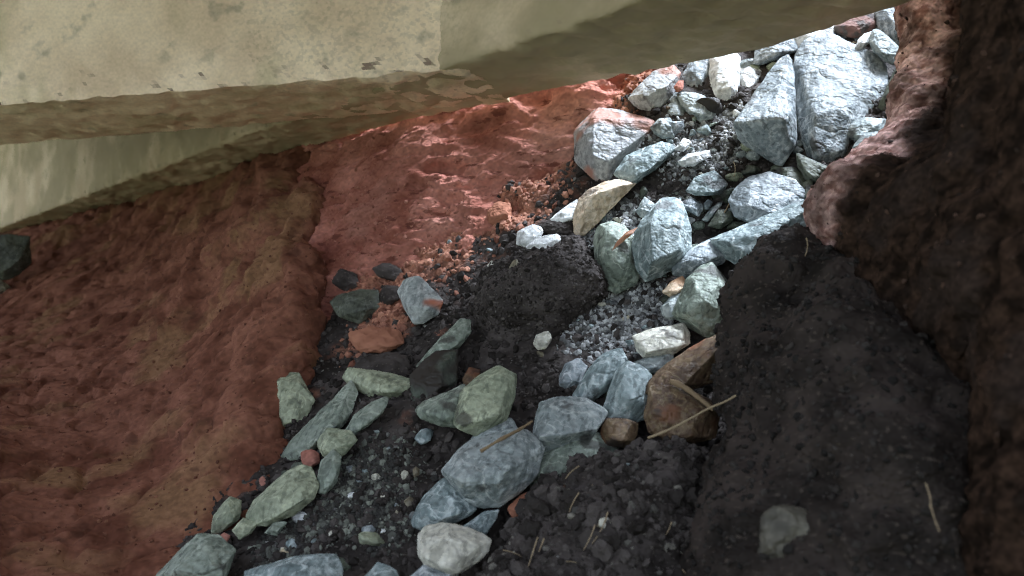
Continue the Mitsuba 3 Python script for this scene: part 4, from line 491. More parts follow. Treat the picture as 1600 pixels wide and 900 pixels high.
    ('rock', 'rock', 'ribbed green rock hanging below the rough pale green one', 'green', 1.0, [[-0.45,2.066,0.627],[-0.445,2.09,0.668],[-0.42,2.09,0.691],[-0.397,2.079,0.675],[-0.399,2.056,0.639],[-0.422,2.048,0.604],[-0.441,2.048,0.609],[-0.434,2.051,0.644],[-0.434,2.063,0.661],[-0.413,2.064,0.675],[-0.407,2.037,0.649],[-0.412,2.031,0.633],[-0.445,2.092,0.63],[-0.428,2.116,0.669],[-0.412,2.081,0.639],[-0.438,2.073,0.62]]),
    ('clay_lump', 'clay lump', 'red clay lump between the slab and the ribbed green rock', 'clay', 1.5, [[-0.52,2.202,0.672],[-0.501,2.202,0.683],[-0.474,2.187,0.674],[-0.469,2.174,0.654],[-0.496,2.174,0.639],[-0.515,2.189,0.652],[-0.505,2.186,0.67],[-0.486,2.175,0.672],[-0.478,2.167,0.664],[-0.483,2.159,0.656],[-0.502,2.177,0.661],[-0.515,2.219,0.664],[-0.503,2.219,0.671],[-0.485,2.203,0.667],[-0.481,2.191,0.655],[-0.498,2.191,0.645],[-0.511,2.206,0.653]]),
    ('boulder', 'boulder', 'large oval rock, pale with a tan back, lying in the lower left', 'ygreen', 1.0, [[-0.598,2.038,0.554],[-0.589,2.066,0.586],[-0.553,2.087,0.619],[-0.501,2.087,0.655],[-0.474,2.081,0.65],[-0.451,2.044,0.62],[-0.455,2.024,0.595],[-0.497,2.015,0.563],[-0.547,2.013,0.543],[-0.58,2.023,0.543],[-0.557,2.02,0.595],[-0.497,2.042,0.635],[-0.47,1.99,0.601],[-0.527,1.99,0.566],[-0.581,2.084,0.56],[-0.557,2.133,0.598],[-0.507,2.127,0.618],[-0.489,2.07,0.587],[-0.546,2.059,0.555]]),
    ('rock', 'rock', 'upright pale rock leaning on the foot of the red clay bank', 'ygreen', 1.0, [[-0.691,2.061,0.513],[-0.692,2.092,0.551],[-0.665,2.102,0.581],[-0.64,2.1,0.572],[-0.631,2.07,0.541],[-0.669,2.061,0.515],[-0.661,2.078,0.572],[-0.641,2.045,0.544],[-0.671,2.054,0.543],[-0.686,2.086,0.521],[-0.69,2.117,0.543],[-0.675,2.126,0.561],[-0.659,2.124,0.555],[-0.649,2.094,0.539],[-0.673,2.086,0.523]]),
    ('rock', 'rock', 'small pale wedge between the leaning rock and the large oval rock', 'ygreen', 1.0, [[-0.628,2.016,0.528],[-0.608,2.026,0.55],[-0.574,2.017,0.545],[-0.584,2.003,0.526],[-0.607,1.999,0.512],[-0.609,1.996,0.532],[-0.599,2.01,0.542],[-0.588,1.993,0.529],[-0.623,2.032,0.526],[-0.612,2.041,0.538],[-0.59,2.033,0.536],[-0.594,2.019,0.526],[-0.608,2.015,0.517]]),
    ('rock', 'rock', 'little tongue shaped stone under the large oval rock', 'green', 1.0, [[-0.542,1.969,0.533],[-0.524,1.979,0.553],[-0.498,1.973,0.553],[-0.516,1.961,0.529],[-0.513,1.955,0.541],[-0.526,1.958,0.542],[-0.517,1.967,0.55],[-0.536,1.98,0.534],[-0.526,1.991,0.545],[-0.509,1.984,0.546],[-0.519,1.972,0.532]]),
    ('boulder', 'boulder', 'blue green rock in the bottom left corner beside the red bank', 'green', 1.0, [[-0.757,1.928,0.453],[-0.713,1.957,0.497],[-0.69,1.97,0.526],[-0.647,1.965,0.523],[-0.605,1.932,0.501],[-0.609,1.904,0.47],[-0.615,1.894,0.444],[-0.739,1.91,0.439],[-0.693,1.875,0.481],[-0.66,1.926,0.513],[-0.617,1.852,0.476],[-0.742,1.974,0.449],[-0.705,2.016,0.491],[-0.646,1.978,0.479],[-0.647,1.939,0.447]]),
    ('boulder', 'boulder', 'broad blue grey rock cut by the bottom edge, lower left of centre', 'blue', 1.0, [[-0.532,1.817,0.492],[-0.48,1.816,0.506],[-0.428,1.816,0.522],[-0.368,1.81,0.53],[-0.347,1.783,0.504],[-0.349,1.76,0.473],[-0.519,1.785,0.466],[-0.381,1.742,0.506],[-0.382,1.716,0.495],[-0.445,1.734,0.492],[-0.447,1.763,0.513],[-0.422,1.769,0.517],[-0.507,1.861,0.477],[-0.441,1.861,0.496],[-0.387,1.827,0.488],[-0.497,1.829,0.464]]),
    ('rock', 'rock', 'blue stone tip rising from the bottom edge left of the tan block', 'blue', 1.0, [[-0.286,1.744,0.496],[-0.264,1.762,0.522],[-0.23,1.754,0.513],[-0.219,1.727,0.485],[-0.278,1.73,0.482],[-0.231,1.718,0.501],[-0.266,1.716,0.494],[-0.26,1.737,0.51],[-0.277,1.766,0.491],[-0.264,1.784,0.505],[-0.243,1.776,0.501],[-0.234,1.749,0.486],[-0.271,1.751,0.484]]),
    ('rock', 'rock', 'slender green rock pointing up right, capped with pale blue', 'green', 1.0, [[-0.249,2.335,0.882],[-0.209,2.358,0.929],[-0.176,2.375,0.964],[-0.142,2.379,0.998],[-0.118,2.379,0.993],[-0.117,2.358,0.963],[-0.141,2.337,0.929],[-0.168,2.335,0.919],[-0.215,2.336,0.899],[-0.234,2.327,0.869],[-0.182,2.323,0.942],[-0.161,2.351,0.969],[-0.148,2.316,0.936],[-0.222,2.367,0.904],[-0.177,2.407,0.955],[-0.141,2.411,0.973],[-0.154,2.368,0.933],[-0.201,2.367,0.914]]),
    ('boulder', 'boulder', 'soil covered dark rock below the slender green rock', 'soilrock', 1.0, [[-0.256,2.284,0.857],[-0.232,2.298,0.884],[-0.199,2.299,0.912],[-0.145,2.296,0.917],[-0.145,2.233,0.839],[-0.197,2.225,0.797],[-0.237,2.225,0.789],[-0.25,2.242,0.812],[-0.18,2.197,0.832],[-0.233,2.223,0.842],[-0.178,2.24,0.885],[-0.239,2.328,0.852],[-0.203,2.343,0.887],[-0.167,2.277,0.842],[-0.225,2.269,0.811]]),
    ('rock', 'rock', 'two toned green and blue rock left of the yellow green block', 'green', 1.0, [[-0.229,2.113,0.795],[-0.179,2.108,0.809],[-0.145,2.117,0.831],[-0.119,2.121,0.842],[-0.115,2.099,0.816],[-0.128,2.07,0.756],[-0.168,2.07,0.759],[-0.207,2.089,0.772],[-0.187,2.055,0.788],[-0.161,2.07,0.808],[-0.136,2.047,0.793],[-0.157,2.045,0.773],[-0.207,2.147,0.79],[-0.153,2.15,0.813],[-0.134,2.133,0.804],[-0.167,2.104,0.769]]),
    ('boulder', 'boulder', 'smooth yellow green block in the middle of the lower slope', 'ygreen', 1.0, [[-0.128,2.068,0.789],[-0.113,2.098,0.831],[-0.081,2.117,0.86],[-0.035,2.119,0.884],[0.002,2.108,0.864],[-0.001,2.073,0.814],[-0.018,2.05,0.775],[-0.063,2.037,0.746],[-0.099,2.035,0.734],[-0.125,2.043,0.745],[-0.096,2.054,0.83],[-0.037,2.084,0.865],[-0.112,2.002,0.77],[-0.036,2.002,0.792],[-0.015,2.068,0.851],[-0.106,2.12,0.791],[-0.076,2.169,0.834],[-0.024,2.16,0.837],[-0.036,2.102,0.782],[-0.087,2.087,0.757]]),
    ('rock', 'rock', 'small brown stone behind the yellow green block', 'brown', 1.0, [[-0.121,2.222,0.853],[-0.109,2.235,0.879],[-0.083,2.231,0.873],[-0.083,2.209,0.844],[-0.116,2.208,0.83],[-0.099,2.219,0.87],[-0.091,2.198,0.848],[-0.112,2.195,0.844],[-0.115,2.238,0.853],[-0.107,2.251,0.869],[-0.091,2.247,0.865],[-0.09,2.226,0.848],[-0.111,2.224,0.839]]),
    ('boulder', 'boulder', 'mottled grey rock with a red clay stain, alone on the orange clay', 'stained', 1.0, [[-0.327,2.591,1.082],[-0.309,2.591,1.112],[-0.281,2.591,1.129],[-0.252,2.582,1.102],[-0.236,2.551,1.07],[-0.204,2.529,1.055],[-0.216,2.522,1.022],[-0.255,2.522,0.996],[-0.276,2.522,0.995],[-0.304,2.551,1.035],[-0.286,2.56,1.092],[-0.29,2.512,1.045],[-0.242,2.49,1.036],[-0.311,2.632,1.074],[-0.282,2.632,1.104],[-0.252,2.593,1.066],[-0.239,2.563,1.036],[-0.277,2.563,1.019]]),
    ('rock', 'rock', 'dark mossy rock in the shadow by the foot of the red clay wall', 'dark', 1.0, [[-0.558,2.75,1.056],[-0.528,2.762,1.08],[-0.474,2.759,1.09],[-0.421,2.736,1.089],[-0.406,2.692,1.039],[-0.462,2.692,0.994],[-0.524,2.713,1.014],[-0.481,2.709,1.068],[-0.441,2.669,1.036],[-0.482,2.676,1.026],[-0.537,2.792,1.053],[-0.485,2.801,1.075],[-0.437,2.734,1.042],[-0.513,2.755,1.027]]),
    ('pebble', 'pebble', 'round cream pebble below the overhang of the soil mound', 'cwhite', 1.0, [[0.056,2.275,0.938],[0.064,2.288,0.962],[0.091,2.287,0.969],[0.103,2.278,0.956],[0.086,2.266,0.93],[0.067,2.266,0.925],[0.085,2.259,0.941],[0.065,2.267,0.95],[0.086,2.272,0.959],[0.065,2.291,0.941],[0.07,2.304,0.956],[0.087,2.303,0.96],[0.095,2.294,0.952],[0.084,2.282,0.936],[0.072,2.281,0.933]]),
    ('rock', 'rock', 'oval blue green rock lying free above the tall boulder', 'blue', 1.0, [[0.494,2.469,1.361],[0.516,2.477,1.397],[0.566,2.478,1.415],[0.6,2.464,1.382],[0.581,2.458,1.354],[0.528,2.46,1.344],[0.564,2.453,1.392],[0.551,2.428,1.354],[0.532,2.436,1.354],[0.538,2.452,1.386],[0.521,2.498,1.371],[0.535,2.506,1.394],[0.567,2.507,1.406],[0.587,2.493,1.384],[0.574,2.487,1.366],[0.541,2.489,1.36]]),
    ('rock', 'rock', 'pale chip below the oval blue green rock', 'pale', 1.0, [[0.47,2.459,1.324],[0.499,2.461,1.34],[0.531,2.45,1.316],[0.515,2.443,1.288],[0.487,2.452,1.305],[0.503,2.439,1.323],[0.507,2.434,1.305],[0.49,2.436,1.31],[0.486,2.476,1.323],[0.505,2.478,1.334],[0.523,2.467,1.318],[0.513,2.46,1.3],[0.496,2.469,1.311]]),
    ('boulder', 'boulder', 'broad pale blue boulder left of the red earth knob', 'pale', 1.0, [[0.604,2.422,1.33],[0.625,2.429,1.359],[0.657,2.435,1.388],[0.706,2.433,1.402],[0.766,2.412,1.378],[0.785,2.397,1.347],[0.778,2.387,1.311],[0.711,2.384,1.262],[0.657,2.388,1.245],[0.617,2.4,1.267],[0.649,2.388,1.346],[0.73,2.37,1.335],[0.63,2.35,1.281],[0.704,2.341,1.28],[0.655,2.482,1.337],[0.69,2.495,1.374],[0.757,2.472,1.367],[0.762,2.447,1.323],[0.685,2.448,1.281]]),
    ('boulder', 'boulder', 'blue rock slab under the broad pale boulder, by the green grass blades', 'blue', 1.0, [[0.534,2.336,1.216],[0.591,2.335,1.233],[0.642,2.335,1.253],[0.692,2.332,1.27],[0.78,2.329,1.317],[0.779,2.309,1.259],[0.735,2.299,1.206],[0.67,2.294,1.157],[0.599,2.302,1.146],[0.562,2.314,1.164],[0.556,2.293,1.207],[0.639,2.263,1.216],[0.726,2.278,1.272],[0.619,2.253,1.163],[0.601,2.398,1.224],[0.67,2.397,1.247],[0.757,2.392,1.288],[0.725,2.361,1.216],[0.639,2.364,1.178]]),
    ('rock', 'rock', 'dark split rock under the broad pale boulder, left side', 'dark', 1.0, [[0.541,2.426,1.26],[0.572,2.436,1.303],[0.604,2.432,1.299],[0.607,2.424,1.277],[0.574,2.42,1.252],[0.565,2.415,1.282],[0.59,2.411,1.282],[0.571,2.404,1.263],[0.559,2.445,1.269],[0.579,2.456,1.296],[0.599,2.451,1.294],[0.6,2.444,1.279],[0.579,2.439,1.264]]),
    ('rock', 'rock', 'olive rock in the shade behind the broad pale boulder', 'dark', 1.0, [[0.744,2.466,1.386],[0.761,2.473,1.423],[0.795,2.466,1.426],[0.821,2.45,1.394],[0.807,2.44,1.354],[0.776,2.454,1.373],[0.756,2.434,1.383],[0.768,2.445,1.408],[0.79,2.441,1.401],[0.794,2.425,1.374],[0.775,2.425,1.372],[0.768,2.49,1.393],[0.779,2.497,1.417],[0.8,2.491,1.418],[0.814,2.475,1.397],[0.804,2.465,1.371],[0.787,2.479,1.385]]),
    ('rock', 'rock', 'dark upright rock between broad pale boulder and red knob', 'dark', 1.0, [[0.785,2.408,1.324],[0.8,2.42,1.372],[0.821,2.42,1.386],[0.822,2.402,1.331],[0.804,2.401,1.316],[0.802,2.385,1.327],[0.793,2.397,1.342],[0.805,2.407,1.367],[0.81,2.393,1.347],[0.799,2.425,1.335],[0.81,2.438,1.366],[0.823,2.437,1.374],[0.821,2.419,1.339],[0.809,2.419,1.33]]),
    ('rock', 'rock', 'chalk white flat chip sticking out of the bright gravel', 'white', 1.0, [[0.475,2.568,1.499],[0.501,2.574,1.529],[0.525,2.57,1.52],[0.499,2.563,1.491],[0.498,2.562,1.517],[0.502,2.556,1.502],[0.486,2.555,1.504],[0.487,2.58,1.506],[0.504,2.587,1.525],[0.518,2.583,1.519],[0.501,2.576,1.5]]),
    ('rock', 'rock', 'long white flat stone on the gravel above the oval rock', 'white', 1.0, [[0.483,2.541,1.457],[0.51,2.545,1.478],[0.565,2.543,1.487],[0.567,2.536,1.467],[0.529,2.533,1.444],[0.493,2.536,1.443],[0.529,2.525,1.471],[0.525,2.52,1.452],[0.509,2.524,1.462],[0.504,2.561,1.463],[0.521,2.565,1.477],[0.555,2.563,1.482],[0.556,2.556,1.469],[0.532,2.553,1.455],[0.51,2.556,1.454]]),
    ('rock', 'rock', 'thin leaning shard right of the pale chip', 'grey', 1.0, [[0.529,2.451,1.28],[0.555,2.457,1.311],[0.585,2.461,1.331],[0.58,2.457,1.317],[0.546,2.447,1.273],[0.556,2.439,1.294],[0.545,2.441,1.294],[0.561,2.446,1.309],[0.542,2.464,1.289],[0.559,2.471,1.308],[0.578,2.474,1.321],[0.574,2.47,1.312],[0.552,2.46,1.284]]),
    ('rock', 'rock', 'small bluish rock above the broken slab, lit from behind', 'pale', 1.0, [[0.535,2.46,1.324],[0.546,2.462,1.335],[0.559,2.459,1.328],[0.548,2.454,1.309],[0.535,2.456,1.309],[0.536,2.451,1.318],[0.542,2.454,1.326],[0.55,2.451,1.325],[0.547,2.448,1.316],[0.541,2.469,1.324],[0.548,2.471,1.331],[0.556,2.467,1.326],[0.548,2.463,1.315],[0.541,2.464,1.315]]),
    ('boulder', 'boulder', 'brown flat topped stone leaning on the dark soil heap, upper of two', 'brown', 1.0, [[0.313,2.061,0.83],[0.329,2.081,0.865],[0.394,2.105,0.914],[0.466,2.119,0.951],[0.528,2.124,0.979],[0.534,2.107,0.939],[0.503,2.09,0.895],[0.462,2.074,0.857],[0.416,2.069,0.842],[0.356,2.064,0.834],[0.391,2.051,0.889],[0.502,2.08,0.955],[0.393,2.025,0.857],[0.336,2.032,0.854],[0.365,2.116,0.851],[0.421,2.16,0.903],[0.507,2.179,0.944],[0.488,2.145,0.892],[0.432,2.123,0.859]]),
    ('boulder', 'boulder', 'brown rounded stone below the flat topped one, behind the dry stem', 'brown', 1.0, [[0.301,1.97,0.785],[0.317,2.002,0.845],[0.375,2.004,0.847],[0.413,1.995,0.831],[0.458,1.981,0.805],[0.438,1.955,0.745],[0.364,1.949,0.729],[0.313,1.954,0.745],[0.376,1.915,0.759],[0.34,1.921,0.771],[0.317,1.932,0.795],[0.378,1.956,0.823],[0.405,1.937,0.806],[0.338,2.025,0.78],[0.387,2.059,0.819],[0.439,2.036,0.793],[0.376,2.004,0.745]]),
    ('rock', 'rock', 'rotten tan stone set in the dark soil heap at bottom right', 'rotten', 1.3, [[0.403,1.423,0.68],[0.43,1.423,0.707],[0.47,1.423,0.699],[0.511,1.423,0.669],[0.508,1.423,0.622],[0.479,1.423,0.589],[0.418,1.423,0.584],[0.398,1.423,0.632],[0.445,1.404,0.677],[0.48,1.404,0.668],[0.447,1.403,0.62],[0.409,1.404,0.645],[0.435,1.467,0.656],[0.478,1.467,0.668],[0.502,1.467,0.619],[0.445,1.467,0.595]]),
    ('clay_lump', 'clay lump', 'red clay lump on the ledge above the pale slanted rock', 'clay', 1.5, [[0.491,2.667,1.706],[0.507,2.676,1.728],[0.522,2.674,1.728],[0.517,2.661,1.697],[0.499,2.659,1.688],[0.512,2.658,1.71],[0.51,2.653,1.699],[0.501,2.655,1.699],[0.5,2.66,1.71],[0.508,2.663,1.717],[0.499,2.678,1.71],[0.51,2.687,1.725],[0.519,2.685,1.724],[0.515,2.672,1.704],[0.504,2.67,1.698]]),
    ('soil_clod', 'soil clod', 'black soil clod at the left edge of the orange clay', 'soil', 2, [[-0.586,2.886,1.125],[-0.563,2.908,1.168],[-0.512,2.903,1.151],[-0.497,2.867,1.112],[-0.537,2.863,1.091],[-0.544,2.854,1.114],[-0.555,2.877,1.137],[-0.531,2.882,1.147],[-0.518,2.855,1.12],[-0.574,2.913,1.128],[-0.561,2.935,1.155],[-0.529,2.929,1.144],[-0.517,2.894,1.119],[-0.542,2.89,1.106]]),
    ('soil_clod', 'soil clod', 'black soil clod above the mottled stained rock', 'soil', 2, [[-0.446,2.833,1.164],[-0.405,2.833,1.182],[-0.365,2.81,1.17],[-0.335,2.79,1.137],[-0.363,2.79,1.121],[-0.424,2.822,1.139],[-0.414,2.805,1.159],[-0.372,2.786,1.157],[-0.377,2.773,1.131],[-0.43,2.859,1.161],[-0.404,2.859,1.172],[-0.378,2.835,1.165],[-0.357,2.816,1.143],[-0.375,2.816,1.133],[-0.415,2.848,1.145]]),
    ('soil_clod', 'soil clod', 'black soil clod left of the mottled stained rock', 'soil', 2, [[-0.41,2.731,1.079],[-0.39,2.731,1.106],[-0.349,2.717,1.102],[-0.334,2.692,1.07],[-0.369,2.692,1.047],[-0.402,2.707,1.051],[-0.37,2.676,1.06],[-0.395,2.702,1.071],[-0.387,2.708,1.087],[-0.371,2.708,1.091],[-0.353,2.692,1.083],[-0.401,2.755,1.079],[-0.389,2.755,1.096],[-0.362,2.74,1.093],[-0.351,2.716,1.073],[-0.373,2.716,1.058],[-0.395,2.73,1.061]]),
    ('soil_clod', 'soil clod', 'black soil heaped on the yellow green rock by the clay bank', 'soil', 2, [[-0.427,2.431,0.874],[-0.394,2.431,0.902],[-0.332,2.424,0.913],[-0.283,2.394,0.904],[-0.269,2.369,0.85],[-0.32,2.369,0.847],[-0.388,2.395,0.852],[-0.326,2.351,0.865],[-0.364,2.398,0.893],[-0.319,2.375,0.892],[-0.402,2.468,0.873],[-0.341,2.462,0.897],[-0.299,2.406,0.859],[-0.375,2.433,0.86]]),
    ('soil_clod', 'soil clod', 'dark clod beside the smooth white stone', 'soil', 2, [[0.078,2.581,1.269],[0.116,2.581,1.288],[0.182,2.563,1.289],[0.188,2.546,1.247],[0.148,2.551,1.24],[0.104,2.564,1.248],[0.158,2.545,1.275],[0.155,2.535,1.252],[0.13,2.539,1.25],[0.122,2.557,1.278],[0.103,2.607,1.271],[0.127,2.607,1.283],[0.168,2.589,1.283],[0.171,2.572,1.256],[0.146,2.577,1.252],[0.119,2.59,1.258]]),
    ('clay_lump', 'clay lump', 'upper orange clay lump on the clay slope below the wall hollow', 'orange', 1.8, [[-0.316,2.908,1.316],[-0.297,2.926,1.343],[-0.271,2.926,1.339],[-0.277,2.901,1.302],[-0.302,2.899,1.289],[-0.293,2.883,1.299],[-0.303,2.899,1.319],[-0.295,2.904,1.329],[-0.28,2.897,1.318],[-0.28,2.895,1.311],[-0.308,2.924,1.318],[-0.297,2.942,1.336],[-0.281,2.942,1.333],[-0.284,2.917,1.309],[-0.3,2.915,1.301]]),
    ('clay_lump', 'clay lump', 'broad orange clay lump high on the slope under the red wall', 'orange', 1.8, [[-0.076,2.774,1.341],[-0.048,2.774,1.37],[-0.008,2.747,1.362],[0.0,2.729,1.308],[-0.04,2.729,1.292],[-0.072,2.758,1.307],[-0.04,2.746,1.353],[-0.021,2.707,1.327],[-0.055,2.725,1.318],[-0.062,2.801,1.342],[-0.045,2.801,1.359],[-0.019,2.774,1.353],[-0.014,2.756,1.319],[-0.039,2.756,1.309],[-0.059,2.785,1.32]]),
    ('clay_lump', 'clay lump', 'orange crumbly clay lump at the foot of the red wall', 'orange', 2.2, [[-0.471,2.564,0.963],[-0.407,2.564,0.978],[-0.328,2.528,0.973],[-0.302,2.498,0.937],[-0.36,2.498,0.907],[-0.437,2.527,0.909],[-0.402,2.494,0.924],[-0.387,2.515,0.96],[-0.342,2.456,0.929],[-0.448,2.604,0.954],[-0.407,2.604,0.964],[-0.356,2.568,0.961],[-0.338,2.538,0.939],[-0.374,2.538,0.919],[-0.424,2.566,0.921]]),
    ('pebble', 'pebble', 'pale round pebble on the soil mound near the upright tiny stone', 'cwhite', 1.0, [[-0.069,2.501,1.154],[-0.058,2.501,1.166],[-0.043,2.491,1.158],[-0.047,2.485,1.136],[-0.063,2.489,1.137],[-0.06,2.482,1.142],[-0.063,2.484,1.146],[-0.06,2.491,1.155],[-0.049,2.484,1.156],[-0.05,2.48,1.148],[-0.064,2.512,1.153],[-0.057,2.512,1.161],[-0.048,2.501,1.156],[-0.05,2.495,1.142],[-0.06,2.499,1.142]]),
    ('pebble', 'pebble', 'tiny upright pointed pebble on the soil mound', 'tan', 1.0, [[-0.009,2.431,1.137],[0.0,2.438,1.158],[0.012,2.437,1.167],[0.018,2.427,1.151],[0.007,2.423,1.133],[0.011,2.424,1.156],[0.01,2.419,1.143],[0.001,2.424,1.149],[-0.003,2.441,1.142],[0.002,2.448,1.155],[0.01,2.447,1.161],[0.013,2.437,1.15],[0.006,2.433,1.139]]),
    ('rock', 'rock', 'slate grey rock far under the left end of the beam', 'dark', 1.0, [[-2.845,4.745,1.24],[-2.849,4.745,1.429],[-2.712,4.745,1.453],[-2.595,4.745,1.439],[-2.586,4.745,1.308],[-2.639,4.745,1.24],[-2.725,4.745,1.219],[-2.733,4.645,1.325],[-2.696,4.687,1.391],[-2.597,4.651,1.313],[-2.68,4.666,1.26],[-2.855,4.842,1.283],[-2.771,4.842,1.418],[-2.691,4.842,1.327],[-2.779,4.842,1.27]]),
    ('rock', 'rock', 'pale tan rock below the slate grey one at the left edge', 'tan', 1.0, [[-2.843,4.748,1.103],[-2.839,4.748,1.206],[-2.743,4.748,1.212],[-2.694,4.748,1.171],[-2.707,4.748,1.123],[-2.758,4.748,1.103],[-2.703,4.701,1.165],[-2.726,4.693,1.13],[-2.755,4.703,1.121],[-2.799,4.71,1.16],[-2.756,4.711,1.187],[-2.847,4.797,1.124],[-2.844,4.797,1.189],[-2.784,4.797,1.193],[-2.753,4.797,1.167],[-2.761,4.797,1.137],[-2.793,4.797,1.124]]),
    ('stone_chip', 'stone chip', 'tan sliver of stone standing in the dark hollow left of the dark blue rock', 'tan', 1.0, [[-0.239,1.991,0.596],[-0.229,1.995,0.605],[-0.215,1.992,0.598],[-0.217,1.979,0.58],[-0.232,1.978,0.573],[-0.219,1.977,0.59],[-0.228,1.968,0.581],[-0.233,1.979,0.592],[-0.227,1.982,0.599],[-0.219,1.981,0.595],[-0.236,2.001,0.591],[-0.229,2.005,0.596],[-0.221,2.002,0.592],[-0.222,1.989,0.582],[-0.231,1.988,0.578]]),
    ('stone_chip', 'stone chip', 'pale triangular chip in the dark hollow', 'cwhite', 1.0, [[-0.254,2.046,0.649],[-0.247,2.047,0.655],[-0.237,2.044,0.651],[-0.239,2.038,0.637],[-0.249,2.037,0.632],[-0.243,2.034,0.641],[-0.248,2.033,0.643],[-0.247,2.039,0.649],[-0.24,2.037,0.648],[-0.252,2.053,0.646],[-0.247,2.055,0.65],[-0.241,2.051,0.647],[-0.242,2.046,0.639],[-0.248,2.044,0.636]]),
    ('stone_chip', 'stone chip', 'flat tan chip right beside the pale triangular chip', 'tan', 1.0, [[-0.227,2.046,0.657],[-0.22,2.047,0.663],[-0.212,2.044,0.659],[-0.213,2.039,0.647],[-0.223,2.038,0.642],[-0.222,2.036,0.651],[-0.219,2.039,0.659],[-0.214,2.036,0.653],[-0.225,2.052,0.654],[-0.221,2.053,0.658],[-0.215,2.05,0.655],[-0.216,2.045,0.648],[-0.222,2.045,0.645]]),
    ('stone_chip', 'stone chip', 'bent bone coloured chip in the dark hollow', 'cwhite', 1.0, [[-0.297,2.011,0.605],[-0.291,2.013,0.61],[-0.284,2.01,0.606],[-0.285,2.005,0.596],[-0.293,2.004,0.593],[-0.286,2.005,0.606],[-0.287,2.002,0.6],[-0.292,2.003,0.602],[-0.291,2.006,0.605],[-0.295,2.016,0.602],[-0.292,2.018,0.605],[-0.287,2.016,0.603],[-0.287,2.01,0.598],[-0.292,2.009,0.595]]),
    ('stone_chip', 'stone chip', 'grey tan chip below the tan sliver', 'tan', 1.0, [[-0.26,1.97,0.577],[-0.254,1.972,0.583],[-0.246,1.97,0.579],[-0.247,1.962,0.568],[-0.256,1.962,0.564],[-0.248,1.96,0.573],[-0.255,1.958,0.572],[-0.252,1.965,0.579],[-0.259,1.976,0.574],[-0.255,1.978,0.577],[-0.249,1.976,0.575],[-0.25,1.969,0.569],[-0.255,1.968,0.566]]),
    ('stone_chip', 'stone chip', 'orange chip of clay above the blue green corner rock', 'clay', 1.0, [[-0.667,2.04,0.506],[-0.657,2.041,0.514],[-0.643,2.037,0.509],[-0.642,2.025,0.492],[-0.656,2.025,0.486],[-0.659,2.031,0.507],[-0.645,2.023,0.504],[-0.653,2.019,0.496],[-0.666,2.05,0.501],[-0.659,2.05,0.506],[-0.65,2.046,0.503],[-0.649,2.035,0.494],[-0.657,2.035,0.49]]),
    ('stone_chip', 'stone chip', 'orange clay chip behind the large oval rock', 'clay', 1.0, [[-0.625,2.204,0.606],[-0.616,2.204,0.613],[-0.604,2.2,0.608],[-0.604,2.19,0.593],[-0.616,2.19,0.586],[-0.614,2.195,0.608],[-0.606,2.192,0.607],[-0.604,2.183,0.598],[-0.612,2.181,0.596],[-0.617,2.19,0.602],[-0.624,2.213,0.602],[-0.618,2.213,0.606],[-0.61,2.209,0.603],[-0.609,2.198,0.594],[-0.617,2.198,0.591]]),
    ('stone_chip', 'stone chip', 'white chip in gravel between oval rock and bottom rock', 'cwhite', 1.0, [[-0.401,1.951,0.537],[-0.395,1.952,0.543],[-0.386,1.949,0.539],[-0.387,1.941,0.529],[-0.396,1.941,0.524],[-0.389,1.939,0.536],[-0.389,1.938,0.533],[-0.392,1.937,0.53],[-0.396,1.941,0.536],[-0.392,1.946,0.54],[-0.4,1.957,0.534],[-0.396,1.958,0.537],[-0.39,1.955,0.535],[-0.39,1.948,0.53],[-0.396,1.948,0.527]]),
]


